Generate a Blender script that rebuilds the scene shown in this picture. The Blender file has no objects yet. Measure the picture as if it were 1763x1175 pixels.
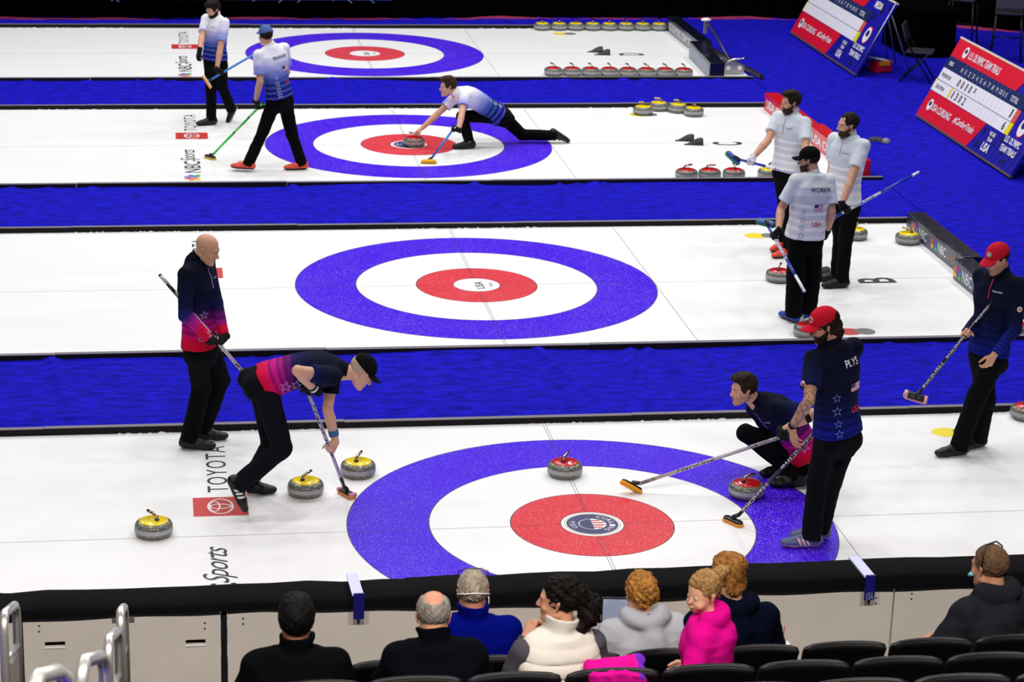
import bpy, math, random
import numpy as np
from mathutils import Vector, Matrix
R = math.radians
COL = bpy.context.scene.collection
SC = bpy.context.scene
LIGHT_W = 213
random.seed(7); RNG = np.random.default_rng(11)

# ------------------------------------------------------------------ camera, light, exposure
cam_d = bpy.data.cameras.new('camera'); cam = bpy.data.objects.new('camera', cam_d); COL.objects.link(cam)
yaw, pit, rol = 0.158906, 0.306574, 0.02927
F_ = Vector((math.sin(yaw)*math.cos(pit), math.cos(yaw)*math.cos(pit), -math.sin(pit)))
R0 = Vector((math.cos(yaw), -math.sin(yaw), 0)); U0 = R0.cross(F_)
R1 = math.cos(rol)*R0 + math.sin(rol)*U0; U1 = -math.sin(rol)*R0 + math.cos(rol)*U0
M = Matrix((R1, U1, -F_)).transposed().to_4x4(); M.translation = Vector((-3.1357, -15.5167, 6.4263))
cam.matrix_world = M
cam_d.lens = 3914.55/1763*36; cam_d.sensor_width = 36; cam_d.clip_end = 200
cam_d.dof.use_dof = True; cam_d.dof.focus_distance = 17.0; cam_d.dof.aperture_fstop = 5.6
SC.camera = cam
SC.view_settings.view_transform = 'Standard'; SC.view_settings.look = 'None'
SC.view_settings.gamma = 1; SC.view_settings.use_curve_mapping = False
SC.view_settings.exposure = 0.0
w = bpy.data.worlds.new('arena_dark'); SC.world = w; w.use_nodes = True
w.node_tree.nodes['Background'].inputs[0].default_value = (0.5, 0.55, 0.7, 1)
w.node_tree.nodes['Background'].inputs[1].default_value = 0.03

def arena_light(x, y, z, power, sx=1.0, sy=1.0, col=(1, 1, 1), tilt=(0, 0)):
    d = bpy.data.lights.new('arena_light', 'AREA'); d.shape = 'RECTANGLE'; d.size = sx; d.size_y = sy
    d.energy = power; d.color = col
    o = bpy.data.objects.new('arena_light', d); COL.objects.link(o); o.location = (x, y, z)
    o.rotation_euler = (R(tilt[0]), R(tilt[1]), 0)
    o['label'] = 'overhead lamp above the ice or added over the stand'; o['category'] = 'ceiling light'; o['group'] = 'arena ceiling lamps'
    return o
for ix, x in enumerate((-9, -4.5, 0, 4.5, 9)):
    for iy, y in enumerate((-1, 5, 11, 17)):
        arena_light(x, y+2, 11.5, LIGHT_W*(.79, .90, .80, 1.30)[iy], 1.1, 1.1, (1, .985, .97))
# strong fill lamps added over the stand to brighten boards and spectators
for x in (-7, -2.5, 2):
    arena_light(x, -11.5, 10.0, LIGHT_W*6.0, 1.2, 1.2, (1, .92, .87), (-24, 0))

# ------------------------------------------------------------------ helpers
def s2l(c):
    if isinstance(c, str):
        c = c.lstrip('#'); c = [int(c[i:i+2], 16)/255 for i in (0, 2, 4)]
    return tuple(x/12.92 if x <= .04045 else ((x+.055)/1.055)**2.4 for x in c)
_mc = {}
def mat(name, col, rough=.6, metal=0, spec=.5, coat=0, noise=None, bump=None, emit=0, sss=0):
    """plain principled material; noise=(scale, amount) varies the colour, bump=(scale, strength, dist)"""
    if name in _mc: return _mc[name]
    m = bpy.data.materials.new(name); m.use_nodes = True; nt = m.node_tree; b = nt.nodes['Principled BSDF']
    c = s2l(col) + (1,)
    b.inputs['Base Color'].default_value = c; b.inputs['Roughness'].default_value = rough
    b.inputs['Metallic'].default_value = metal; b.inputs['Specular IOR Level'].default_value = spec
    b.inputs['Coat Weight'].default_value = coat
    if noise or bump:
        tc = nt.nodes.new('ShaderNodeTexCoord')
    if noise:
        n = nt.nodes.new('ShaderNodeTexNoise'); n.inputs['Scale'].default_value = noise[0]; n.inputs['Detail'].default_value = 4
        nt.links.new(tc.outputs['Object'], n.inputs['Vector'])
        mx = nt.nodes.new('ShaderNodeMix'); mx.data_type = 'RGBA'
        a = noise[1]
        mx.inputs[6].default_value = tuple(max(0, x*(1-a)) for x in c[:3])+(1,)
        mx.inputs[7].default_value = tuple(min(1, x*(1+a)) for x in c[:3])+(1,)
        cr = nt.nodes.new('ShaderNodeMapRange'); cr.inputs[1].default_value = .3; cr.inputs[2].default_value = .7
        nt.links.new(n.outputs[0], cr.inputs[0]); nt.links.new(cr.outputs[0], mx.inputs[0])
        nt.links.new(mx.outputs[2], b.inputs['Base Color'])
    if bump:
        n2 = nt.nodes.new('ShaderNodeTexNoise'); n2.inputs['Scale'].default_value = bump[0]; n2.inputs['Detail'].default_value = 3
        nt.links.new(tc.outputs['Object'], n2.inputs['Vector'])
        bp = nt.nodes.new('ShaderNodeBump'); bp.inputs['Strength'].default_value = bump[1]; bp.inputs['Distance'].default_value = bump[2]
        nt.links.new(n2.outputs[0], bp.inputs['Height']); nt.links.new(bp.outputs[0], b.inputs['Normal'])
    if emit:
        b.inputs['Emission Color'].default_value = c; b.inputs['Emission Strength'].default_value = emit
    _mc[name] = m
    return m
def vmat(name, rough=.75, spec=.3, bump=None, sss=0, sheen=0):
    """material coloured by the mesh attribute Col"""
    if name in _mc: return _mc[name]
    m = mat(name, '#808080', rough, 0, spec, bump=bump); nt = m.node_tree; b = nt.nodes['Principled BSDF']
    a = nt.nodes.new('ShaderNodeAttribute'); a.attribute_name = 'Col'
    nt.links.new(a.outputs['Color'], b.inputs['Base Color'])
    if sss:
        b.inputs['Subsurface Weight'].default_value = sss; b.inputs['Subsurface Radius'].default_value = (.012, .005, .003)
        b.inputs['Subsurface Scale'].default_value = .5
    b.inputs['Sheen Weight'].default_value = sheen
    return m

def mesh_obj(name, verts, faces, m=None, parent=None, smooth=False, mats=None, fmat=None, loc=None):
    me = bpy.data.meshes.new(name); me.from_pydata([tuple(v) for v in verts], [], [tuple(f) for f in faces]); me.update()
    for mm in (mats or ([m] if m else [])): me.materials.append(mm)
    if fmat is not None: me.polygons.foreach_set('material_index', np.array(fmat, dtype=np.int32))
    if smooth: me.polygons.foreach_set('use_smooth', np.ones(len(me.polygons), dtype=bool))
    o = bpy.data.objects.new(name, me); COL.objects.link(o)
    if parent: o.parent = parent
    if loc is not None: o.location = loc
    return o
def fast_mesh(name, V, Q, cols=None, m=None, parent=None, smooth=True):
    """V (n,3) and Q (m,4) numpy arrays"""
    me = bpy.data.meshes.new(name); n, k = len(V), len(Q)
    me.vertices.add(n); me.vertices.foreach_set('co', V.astype(np.float32).ravel())
    me.loops.add(k*4); me.loops.foreach_set('vertex_index', Q.astype(np.int32).ravel())
    me.polygons.add(k); me.polygons.foreach_set('loop_start', np.arange(0, k*4, 4, dtype=np.int32))
    me.polygons.foreach_set('loop_total', np.full(k, 4, dtype=np.int32))
    if smooth: me.polygons.foreach_set('use_smooth', np.ones(k, dtype=bool))
    me.update(calc_edges=True)
    if cols is not None:
        at = me.attributes.new('Col', 'FLOAT_COLOR', 'POINT')
        c4 = np.ones((n, 4), dtype=np.float32); c4[:, :3] = cols
        at.data.foreach_set('color', c4.ravel())
    if m: me.materials.append(m)
    o = bpy.data.objects.new(name, me); COL.objects.link(o)
    if parent: o.parent = parent
    return o
class MB:
    """collects simple shapes for ONE mesh"""
    def __init__(s): s.v = []; s.f = []
    def add(s, v, f):
        k = len(s.v); s.v += [tuple(x) for x in v]; s.f += [tuple(i+k for i in q) for q in f]; return s
    def box(s, c, d, rot=None, bev=0):
        x, y, z = d[0]/2, d[1]/2, d[2]/2
        if bev <= 0:
            v = [(-x, -y, -z), (x, -y, -z), (x, y, -z), (-x, y, -z), (-x, -y, z), (x, -y, z), (x, y, z), (-x, y, z)]
            f = [(0, 3, 2, 1), (4, 5, 6, 7), (0, 1, 5, 4), (1, 2, 6, 5), (2, 3, 7, 6), (3, 0, 4, 7)]
        else:
            import bmesh
            bm = bmesh.new(); bmesh.ops.create_cube(bm, size=1)
            for q in bm.verts: q.co = (q.co.x*d[0], q.co.y*d[1], q.co.z*d[2])
            bmesh.ops.bevel(bm, geom=bm.edges[:], offset=bev, segments=2, affect='EDGES', profile=.6)
            bm.verts.index_update(); v = [tuple(q.co) for q in bm.verts]; f = [tuple(q.index for q in g.verts) for g in bm.faces]; bm.free()
        m = rot.to_3x3() if rot is not None else Matrix.Identity(3)
        return s.add([m @ Vector(q) + Vector(c) for q in v], f)
    def tube(s, pts, r, n=10, caps=True):
        pts = [Vector(q) for q in pts]; rr = r if isinstance(r, (list, tuple)) else [r]*len(pts)
        t0 = (pts[1]-pts[0]).normalized(); a = t0.orthogonal().normalized(); rings = []
        for i, q in enumerate(pts):
            t = ((pts[min(i+1, len(pts)-1)]-pts[max(i-1, 0)])).normalized()
            a = (a - t*a.dot(t)).normalized(); b = t.cross(a)
            rings.append([q + (a*math.cos(6.28318*j/n) + b*math.sin(6.28318*j/n))*rr[i] for j in range(n)])
        v = [x for g in rings for x in g]; f = []
        for i in range(len(pts)-1):
            for j in range(n): f.append((i*n+j, i*n+(j+1) % n, (i+1)*n+(j+1) % n, (i+1)*n+j))
        if caps: f.append(tuple(range(n))[::-1]); f.append(tuple((len(pts)-1)*n+j for j in range(n)))
        return s.add(v, f)
    def lathe(s, prof, n=48, c=(0, 0, 0)):
        v = []; f = []
        for (r, z) in prof:
            for j in range(n): v.append((c[0]+r*math.cos(6.28318530718*j/n), c[1]+r*math.sin(6.28318530718*j/n), c[2]+z))
        for i in range(len(prof)-1):
            for j in range(n): f.append((i*n+j, i*n+(j+1) % n, (i+1)*n+(j+1) % n, (i+1)*n+j))
        if prof[0][0] > 1e-5: f.append(tuple(range(n))[::-1])
        if prof[-1][0] > 1e-5: f.append(tuple((len(prof)-1)*n+j for j in range(n)))
        return s.add(v, f)
    def build(s, name, m, parent=None, smooth=False, loc=None):
        return mesh_obj(name, s.v, s.f, m, parent, smooth, loc=loc)
def auto_smooth(o, ang=40):
    me = o.data; me.polygons.foreach_set('use_smooth', np.ones(len(me.polygons), dtype=bool))
    try: me.set_sharp_from_angle(angle=R(ang))
    except Exception: pass
    return o
def empty(name, loc=(0, 0, 0), rz=0):
    o = bpy.data.objects.new(name, None); COL.objects.link(o); o.location = loc; o.rotation_euler = (0, 0, rz); o.empty_display_size = .1
    return o
def tag(o, label=None, cat=None, group=None, kind=None):
    if label: o['label'] = label
    if cat: o['category'] = cat
    if group: o['group'] = group
    if kind: o['kind'] = kind
    return o
def copy_tree(o, parent=None):
    c = o.copy(); COL.objects.link(c); c.parent = parent
    for ch in o.children: copy_tree(ch, c)
    return c
_tc = {}
def text_geo(body, shear=0.0, spacing=1.0, bold=0.0):
    """unit text geometry, x 0..1, y 0..1 of its bounding box, plus aspect"""
    key = (body, shear, spacing, bold)
    if key in _tc: return _tc[key]
    cu = bpy.data.curves.new('t', 'FONT'); cu.body = body; cu.shear = shear; cu.space_character = spacing; cu.resolution_u = 3; cu.offset = bold
    cu.fill_mode = 'FRONT'; o = bpy.data.objects.new('t', cu); COL.objects.link(o)
    dg = bpy.context.evaluated_depsgraph_get(); me = bpy.data.meshes.new_from_object(o.evaluated_get(dg))
    v = np.array([x.co[:2] for x in me.vertices]); f = [tuple(q.vertices) for q in me.polygons]
    bpy.data.objects.remove(o); bpy.data.curves.remove(cu); bpy.data.meshes.remove(me)
    lo, hi = v.min(0), v.max(0); asp = (hi[0]-lo[0])/max(hi[1]-lo[1], 1e-6)
    v = (v-lo)/np.maximum(hi-lo, 1e-6); _tc[key] = (v, f, asp); return _tc[key]
def text_obj(name, body, o0, right, up, w, h, m, parent=None, **kw):
    """flat lettering: o0 lower-left corner, spans w along right and h along up"""
    v, f, a = text_geo(body, **kw)
    if w is None: w = h*a
    o0 = np.array(o0, float); right = np.array(right, float); up = np.array(up, float)
    V = o0 + v[:, :1]*right*w + v[:, 1:]*up*h
    return mesh_obj(name, V, f, m, parent)
def flat_poly(name, pts, m, parent=None):
    return mesh_obj(name, pts, [tuple(range(len(pts)))], m, parent)
# ------------------------------------------------------------------ materials of the place
M_BLACK = mat('black_rubber', '#191618', .8, spec=.2, bump=(60, .2, .002))
M_GREYTOP = mat('grey_foam_top', '#77727a', .7)
M_TEXT = mat('dark_ice_print', '#2c3036', .5)
M_WHITE = mat('white_paint', '#f2f2f4', .5)
M_NAVY = mat('navy_print', '#101a4c', .5)
M_RED = mat('red_print', '#d8122c', .5)
M_YEL = mat('yellow_print', '#f0dc18', .5)
M_CHROME = mat('chrome', '#d6d2cc', .18, 1)
M_ALU = mat('aluminium', '#b4b0b4', .38, .9)

def math_node(nt, op, a, b=None, clamp=False):
    n = nt.nodes.new('ShaderNodeMath'); n.operation = op; n.use_clamp = clamp
    for i, x in enumerate((a, b)):
        if x is None: continue
        if hasattr(x, 'is_output'): nt.links.new(x, n.inputs[i])
        else: n.inputs[i].default_value = x
    return n.outputs[0]
def mix_node(nt, fac, a, b):
    n = nt.nodes.new('ShaderNodeMix'); n.data_type = 'RGBA'
    for i, x in ((0, fac), (6, a), (7, b)):
        if hasattr(x, 'is_output'): nt.links.new(x, n.inputs[i])
        elif i == 0: n.inputs[0].default_value = x
        else: n.inputs[i].default_value = tuple(x)+(1,)
    return n.outputs[2]
def ice_material():
    m = bpy.data.materials.new('pebbled_ice'); m.use_nodes = True; nt = m.node_tree; b = nt.nodes['Principled BSDF']
    tc = nt.nodes.new('ShaderNodeTexCoord'); sp = nt.nodes.new('ShaderNodeSeparateXYZ'); nt.links.new(tc.outputs['Object'], sp.inputs[0])
    x, y = sp.outputs[0], sp.outputs[1]
    r = math_node(nt, 'SQRT', math_node(nt, 'ADD', math_node(nt, 'MULTIPLY', x, x), math_node(nt, 'MULTIPLY', y, y)))
    rr = math_node(nt, 'DIVIDE', r, 2.0)
    cr = nt.nodes.new('ShaderNodeValToRGB'); cr.color_ramp.interpolation = 'CONSTANT'; nt.links.new(rr, cr.inputs[0])
    W = s2l('#f4f5f6'); RD = s2l('#dc3c48'); BL = s2l('#4816e2'); DK = s2l('#4a4a58')
    stops = [(0, W), (.232, DK), (.238, RD), (.607, DK), (.613, W), (1.216, DK), (1.222, BL), (1.826, DK), (1.833, W)]
    el = cr.color_ramp.elements
    while len(el) < len(stops): el.new(.5)
    for e, (p, c) in zip(el, stops): e.position = p/2; e.color = c+(1,)
    def band(v, c, hw, soft=.0015):
        d = math_node(nt, 'ABSOLUTE', math_node(nt, 'SUBTRACT', v, c))
        return math_node(nt, 'LESS_THAN', d, hw)
    notb = math_node(nt, 'GREATER_THAN', r, .235)
    n1 = nt.nodes.new('ShaderNodeTexNoise'); n1.inputs['Scale'].default_value = 1.1; n1.inputs['Detail'].default_value = 5
    mp = nt.nodes.new('ShaderNodeMapping'); mp.inputs['Scale'].default_value = (.6, 2.2, 1); nt.links.new(tc.outputs['Object'], mp.inputs[0]); nt.links.new(mp.outputs[0], n1.inputs['Vector'])
    c = cr.outputs[0]
    ln = math_node(nt, 'ADD', band(x, -.011, .0028), band(x, .011, .0028))
    c = mix_node(nt, math_node(nt, 'MULTIPLY', math_node(nt, 'MULTIPLY', ln, notb), .75), c, s2l('#34343c'))
    c = mix_node(nt, math_node(nt, 'MULTIPLY', math_node(nt, 'MULTIPLY', band(y, 0, .006), notb), .5), c, s2l('#44444c'))
    c = mix_node(nt, math_node(nt, 'MULTIPLY', band(x, 1.836, .005), .55), c, s2l('#44444c'))
    # white specks painted as glare off the ice pebble, visible in the rings
    n2 = nt.nodes.new('ShaderNodeTexVoronoi'); n2.inputs['Scale'].default_value = 130; nt.links.new(tc.outputs['Object'], n2.inputs['Vector'])
    n3 = nt.nodes.new('ShaderNodeTexNoise'); n3.inputs['Scale'].default_value = 1.3; nt.links.new(tc.outputs['Object'], n3.inputs['Vector'])
    sel = nt.nodes.new('ShaderNodeSeparateColor'); nt.links.new(n2.outputs['Color'], sel.inputs[0])
    dot = math_node(nt, 'MULTIPLY', math_node(nt, 'LESS_THAN', n2.outputs['Distance'], .34), math_node(nt, 'GREATER_THAN', math_node(nt, 'ADD', sel.outputs[0], math_node(nt, 'MULTIPLY', n3.outputs[0], .55)), 1.04))
    c = mix_node(nt, math_node(nt, 'MULTIPLY', dot, .6), c, s2l('#f0f0f6'))
    g = nt.nodes.new('ShaderNodeMapRange'); g.inputs[1].default_value = .35; g.inputs[2].default_value = .75; g.inputs[3].default_value = 1.0; g.inputs[4].default_value = .95
    nt.links.new(n1.outputs[0], g.inputs[0])
    mul = nt.nodes.new('ShaderNodeMix'); mul.data_type = 'RGBA'; mul.blend_type = 'MULTIPLY'; mul.inputs[0].default_value = 1
    nt.links.new(c, mul.inputs[6]); gv = nt.nodes.new('ShaderNodeCombineColor')
    for i in range(3): nt.links.new(g.outputs[0], gv.inputs[i])
    nt.links.new(gv.outputs[0], mul.inputs[7]); nt.links.new(mul.outputs[2], b.inputs['Base Color'])
    b.inputs['Roughness'].default_value = .35; b.inputs['Specular IOR Level'].default_value = .09
    nb = nt.nodes.new('ShaderNodeTexNoise'); nb.inputs['Scale'].default_value = 70; nt.links.new(tc.outputs['Object'], nb.inputs['Vector'])
    bp = nt.nodes.new('ShaderNodeBump'); bp.inputs['Strength'].default_value = .25; bp.inputs['Distance'].default_value = .002
    nt.links.new(nb.outputs[0], bp.inputs['Height']); nt.links.new(bp.outputs[0], b.inputs['Normal'])
    return m
M_ICE = ice_material()
def carpet_material():
    m = mat('blue_carpet', '#1e12a8', .95, 0, .1); nt = m.node_tree; b = nt.nodes['Principled BSDF']
    tc = nt.nodes.new('ShaderNodeTexCoord'); mp = nt.nodes.new('ShaderNodeMapping'); mp.inputs['Scale'].default_value = (1.8, 4.5, 1)
    nt.links.new(tc.outputs['Object'], mp.inputs[0])
    n = nt.nodes.new('ShaderNodeTexNoise'); n.inputs['Scale'].default_value = 3; n.inputs['Detail'].default_value = 8; n.inputs['Roughness'].default_value = .62
    nt.links.new(mp.outputs[0], n.inputs['Vector'])
    g = nt.nodes.new('ShaderNodeMapRange'); g.inputs[1].default_value = .35; g.inputs[2].default_value = .68; nt.links.new(n.outputs[0], g.inputs[0])
    c = mix_node(nt, g.outputs[0], s2l('#08088c'), s2l('#1c16d0')); nt.links.new(c, b.inputs['Base Color'])
    bp = nt.nodes.new('ShaderNodeBump'); bp.inputs['Strength'].default_value = .35; bp.inputs['Distance'].default_value = .012
    nt.links.new(n.outputs[0], bp.inputs['Height']); nt.links.new(bp.outputs[0], b.inputs['Normal'])
    return m
M_CARPET = carpet_material()

# ------------------------------------------------------------------ floor: carpet, four sheets of ice
SHY = [0, 6.4174, 12.8597, 19.2263]; SHN = 'ABCD'
XL, XR = -9.0, 5.62
def carpet_strip(name, x0, x1, y0, y1, z, amp, label, nx=1000, ny=70):
    xs = np.linspace(x0, x1, nx); ys = np.linspace(y0, y1, ny); X, Y = np.meshgrid(xs, ys)
    Z = z + 0*X
    e = np.minimum(Y-y0, y1-Y); lift = np.clip(1-e/.35, 0, 1)**2
    wav = np.zeros_like(X)
    for k in range(22):
        cx = RNG.uniform(x0, x1); sg = RNG.uniform(.035, .08); sl = RNG.uniform(-.3, .3); up = RNG.uniform(.3, 1)
        wav = np.maximum(wav, up*np.exp(-((X-cx-sl*(Y-y0))/sg)**2)*np.clip((Y-y0)/(y1-y0)*1.4, .05, 1))
    Z = Z + (.7*amp*np.sin(Y*52+3*np.sin(X*.9))+.5*amp*np.sin(Y*31+X*1.7))*np.exp(-((Y-y0-.22)/.15)**2)*(.4+.6*np.sin(X*1.1+y0)**2) + amp*1.9*wav + amp*1.4*lift*(.6+.4*np.sin(X*2.1+y0)) + amp*.5*np.sin(X*1.3+Y*2)*np.sin(Y*3+1)
    V = np.stack([X, Y, Z], -1).reshape(-1, 3); i = np.arange(nx*ny).reshape(ny, nx)
    Q = np.stack([i[:-1, :-1], i[:-1, 1:], i[1:, 1:], i[1:, :-1]], -1).reshape(-1, 4)
    o = fast_mesh(name, V, Q, None, M_CARPET); tag(o, label, 'carpet', kind='structure'); return o
base = MB().box((0, 8, -.06), (34, 34, .1)).build('floor', M_CARPET); tag(base, 'flat blue carpeted floor around the curling sheets', 'floor', kind='structure')
side_labels = ['blue carpet walkway between the nearest two sheets', 'blue carpet walkway between the second and third sheets', 'blue carpet walkway between the third and farthest sheets']
for k in range(3):
    carpet_strip('floor_walkway_carpet', XL, 5.6, SHY[k]+2.31, SHY[k+1]-2.23, .0, .020, side_labels[k])
carpet_strip('floor_near_carpet', XL, 5.6, -3.2, -2.27, .0, .008, 'narrow strip of carpet in front of the near boards', ny=16)
carpet_strip('floor_far_carpet', XL, 5.6, SHY[3]+2.31, 22.9, .0, .006, 'blue carpet strip behind the farthest sheet', ny=16)
carpet_strip('floor_end_carpet', 5.62, 14, -3.2, 23.5, .0, .006, 'wide blue carpet beyond the ends of the sheets', ny=120)

# sponsor prints: reading direction is +Y, letter tops toward -X
RT, UPV = (0, 1, 0), (-1, 0, 0)
PK = ['#e8c81e', '#e07a30', '#d83a4e', '#7a58b8', '#3a78cc', '#48b84e']
PKM = [mat('feather_%s' % n, c, .5) for n, c in zip(('yellow', 'orange', 'red', 'purple', 'blue', 'green'), PK)]
def fan(name, c, right, up, s, parent, z=0):
    """six coloured feathers opened like a fan; 's' is its height"""
    c = np.array(c, float); right = np.array(right, float); up = np.array(up, float); V = []; F = []; fm = []
    for i, a in enumerate((-80, -48, -16, 16, 48, 80)):
        a = R(a); d = right*math.sin(a)+up*math.cos(a); n = right*math.cos(a)-up*math.sin(a); k = len(V)
        L = s*(.95 if abs(a) < 1 else .75)
        for t, w_ in ((.12, .015), (.5, .10), (.75, .17), (.92, .15), (1, .05)):
            V.append(c+d*L*t-n*s*w_); V.append(c+d*L*t+n*s*w_)
        for q in range(4): F.append((k+2*q, k+2*q+1, k+2*q+3, k+2*q+2)); fm.append(i)
    return mesh_obj(name, V, F, None, parent, mats=PKM, fmat=fm)
for k, Y in enumerate(SHY):
    hn, hf = 2.17, 2.24
    mb = MB(); xr = (XR, 5.24, 5.36, XR)[k]; mb.box(((XL+xr)/2, (hf-hn)/2, -.02), (xr-XL, hf+hn, .05))
    ice = mesh_obj('floor_ice_sheet', [(x, y, z-.005) for x, y, z in mb.v], mb.f, M_ICE, loc=(0, Y, 0))
    tag(ice, ['white curling ice sheet nearest the boards with a blue and red house', 'white curling ice sheet second from the boards with an empty house', 'white curling ice sheet third from the boards where a player slides', 'white curling ice sheet farthest from the boards'][k], 'ice sheet', kind='structure')
    z = .0012
    W = lambda x, y: (x, y, z)
    text_obj('print_lettering', 'TOYOTA', (-2.675, .87, z), RT, UPV, 1.02, .16, M_TEXT, ice, spacing=1.15)
    flat_poly('print_panel', [W(-2.95, .385), W(-2.54, .385), W(-2.54, .765), W(-2.95, .765)], mat('ice_red_print', '#c83434', .5), ice)
    em = MB()
    def oval(cx, cy, ax, ay, wd, z2, n=40):
        v = []; f = []
        for j in range(n):
            a = 6.28318*j/n; v += [(cx+ax*math.cos(a), cy+ay*math.sin(a), z2), (cx+(ax-wd)*math.cos(a), cy+(ay-wd)*math.sin(a), z2)]
        for j in range(n): q = (j+1) % n; f.append((2*j, 2*q, 2*q+1, 2*j+1))
        em.add(v, f)
    oval(-2.745, .575, .10, .155, .016, z+.0012); oval(-2.745, .575, .085, .052, .014, z+.0013); oval(-2.79, .575, .046, .105, .014, z+.0014)
    em.build('print_emblem', mat('ice_white_print', '#f0e6e6', .5), ice)
    text_obj('print_lettering', 'NBC', (-2.665, -1.46, z), RT, UPV, .60, .20, M_TEXT, ice, bold=.01)
    text_obj('print_lettering', 'Sports', (-2.665, -.86, z), RT, UPV, .66, .24, M_TEXT, ice, shear=.5, spacing=.9)
    fan('print_emblem', (-2.69, -1.72, z), RT, UPV, .20, ice)
    text_obj('print_lettering', SHN[k], (4.38, -.16, z), RT, UPV, .2, .40, M_TEXT, ice, bold=.02)
    for yy, mm, nm in ((1.77, M_YEL, 'y'), (-1.80, mat('ice_red_mark', '#c4423c', .5), 'r')):
        n = 28; cx = 3.47
        if k != 1 and yy < 0: continue
        flat_poly('print_marker', [(cx-.10+.13*math.cos(6.283*j/n), yy+.11*math.sin(6.283*j/n), z) for j in range(n)], mm, ice)
        flat_poly('print_marker', [(cx+.06+.10*math.cos(6.283*j/n), yy+.10*math.sin(6.283*j/n), z+.0008) for j in range(n)], mat('ice_grey_mark', '#77797c', .5), ice)
    # centre button print
    if k in (0, 2):
        def ring(name, r0, r1, mm, zz, a0=0, a1=6.28318, n=48):
            v = []; f = []
            for j in range(n+1):
                a = a0+(a1-a0)*j/n; v += [(r0*math.cos(a), r0*math.sin(a), zz), (r1*math.cos(a), r1*math.sin(a), zz)]
            for j in range(n): f.append((2*j, 2*j+2, 2*j+3, 2*j+1))
            return mesh_obj(name, v, f, mm, ice)
        ring('print_ring', .105, .195, mat('ice_navy_print', '#2e3468', .5), z)
        ring('print_ring', .205, .212, mat('ice_gold_print', '#c8b078', .5), z)
        # half navy field with white motif, half red stripes
        ring('print_disc', .0, .098, mat('ice_navy_print', '#2e3468', .5), z, R(90), R(270), 24)
        for j in range(4):
            yy = -.075+.044*j; x1 = math.sqrt(max(.0, .095**2-(yy+.008)**2))
            flat_poly('print_stripe', [(0, yy, z), (x1, yy, z), (x1, yy+.02, z), (0, yy+.02, z)], mat('ice_red_mark', '#c4423c', .5), ice)
        for word, a0, st in (('USA', 200, -19), ('CURLING', 62, -19)):
            for i, ch in enumerate(word):
                a = R(a0+st*i); rr_ = .13
                rt = np.array((math.sin(a), -math.cos(a), 0)); up_ = np.array((math.cos(a), math.sin(a), 0))
                text_obj('print_lettering', ch, np.array((0, 0, z+.001))+up_*rr_-rt*.017, rt, up_, .034, .042, M_WHITE, ice)
    else:
        text_obj('print_lettering', 'USA', (.07, -.15, z), RT, UPV, .26, .09, M_TEXT, ice, bold=.01)
        text_obj('print_lettering', 'IIII', (.16, -.06, z), RT, UPV, .12, .03, M_TEXT, ice)

# ------------------------------------------------------------------ dividers along the sheets
def divider(x0, x1, y, far, label):
    """low foam strip; y is the edge at the ice"""
    y1 = y+.055 if far else y-.06
    mb = MB(); g = (y+y1)/2
    # a few butted lengths with tiny offsets
    xs = [x0]; 
    while xs[-1] < x1-.5: xs.append(min(x1, xs[-1]+2.44))
    root = empty('foam_divider', (0, 0, 0)); tag(root, label, 'divider', kind='structure')
    for i in range(len(xs)-1):
        dz = .003*((i*7) % 3); 
        MB().box(((xs[i]+xs[i+1])/2, g, .026+dz/2), (xs[i+1]-xs[i]-.004, abs(y1-y), .052+dz)).build('foam_block', M_BLACK, root)
        MB().box(((xs[i]+xs[i+1])/2, g, .054+dz), (xs[i+1]-xs[i]-.004, abs(y1-y), .004)).build('top_strip', M_GREYTOP, root)
    return root
frost = mat('ice_frost', '#e4e4e6', .8)
dl = [('near side of the nearest sheet', 'far side of the nearest sheet'), ('near side of the second sheet', 'far side of the second sheet'), ('near side of the third sheet', 'far side of the third sheet'), ('near side of the farthest sheet', 'far side of the farthest sheet')]
for k, Y in enumerate(SHY):
    divider(XL, 5.6 if k else 5.5, Y-2.16, False, 'black foam divider with grey top along the %s' % dl[k][0])
    divider(XL, 5.3, Y+2.24, True, 'black foam divider with grey top along the %s' % dl[k][1])
    # scraped frost at the foot of the far divider
    n = 700; xs = np.linspace(XL, 5.25, n); V = []; F = []
    hgt = .001+.006*np.clip(RNG.normal(0, 1, n), 0, 2)*np.clip(np.sin(xs*1.7+k)+.5, 0, 1)
    for i in range(n):
        V += [(xs[i], Y+2.20-.02*RNG.random(), .0005), (xs[i], Y+2.236, hgt[i])]
    for i in range(n-1): F.append((2*i, 2*i+2, 2*i+3, 2*i+1))
    o = mesh_obj('ice_frost', V, F, frost); tag(o, 'line of scraped frost at the foot of the divider on the %s' % dl[k][1], 'frost', kind='stuff')
# ------------------------------------------------------------------ curling stones
def granite(name, a, b_, rough, sc=160):
    m = mat(name, a, rough, 0, .5); nt = m.node_tree; b = nt.nodes['Principled BSDF']
    tc = nt.nodes.new('ShaderNodeTexCoord'); v = nt.nodes.new('ShaderNodeTexVoronoi'); v.inputs['Scale'].default_value = sc
    nt.links.new(tc.outputs['Object'], v.inputs['Vector']); sp = nt.nodes.new('ShaderNodeSeparateColor'); nt.links.new(v.outputs['Color'], sp.inputs[0])
    c = mix_node(nt, sp.outputs[0], s2l(a), s2l(b_)); nt.links.new(c, b.inputs['Base Color']); return m
M_GR = granite('granite_polished', '#3e3f38', '#8d8e84', .13); M_BAND = granite('granite_band', '#8e8e92', '#b4b4b8', .6, 220)
M_TOP = {'yellow': mat('yellow_plastic', '#f2d400', .22, coat=.4), 'red': mat('red_plastic', '#c4141c', .22, coat=.4)}
M_HND = mat('handle_metal', '#b7a694', .16, 1)
M_HBASE = mat('handle_base', '#191512', .4)
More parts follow.
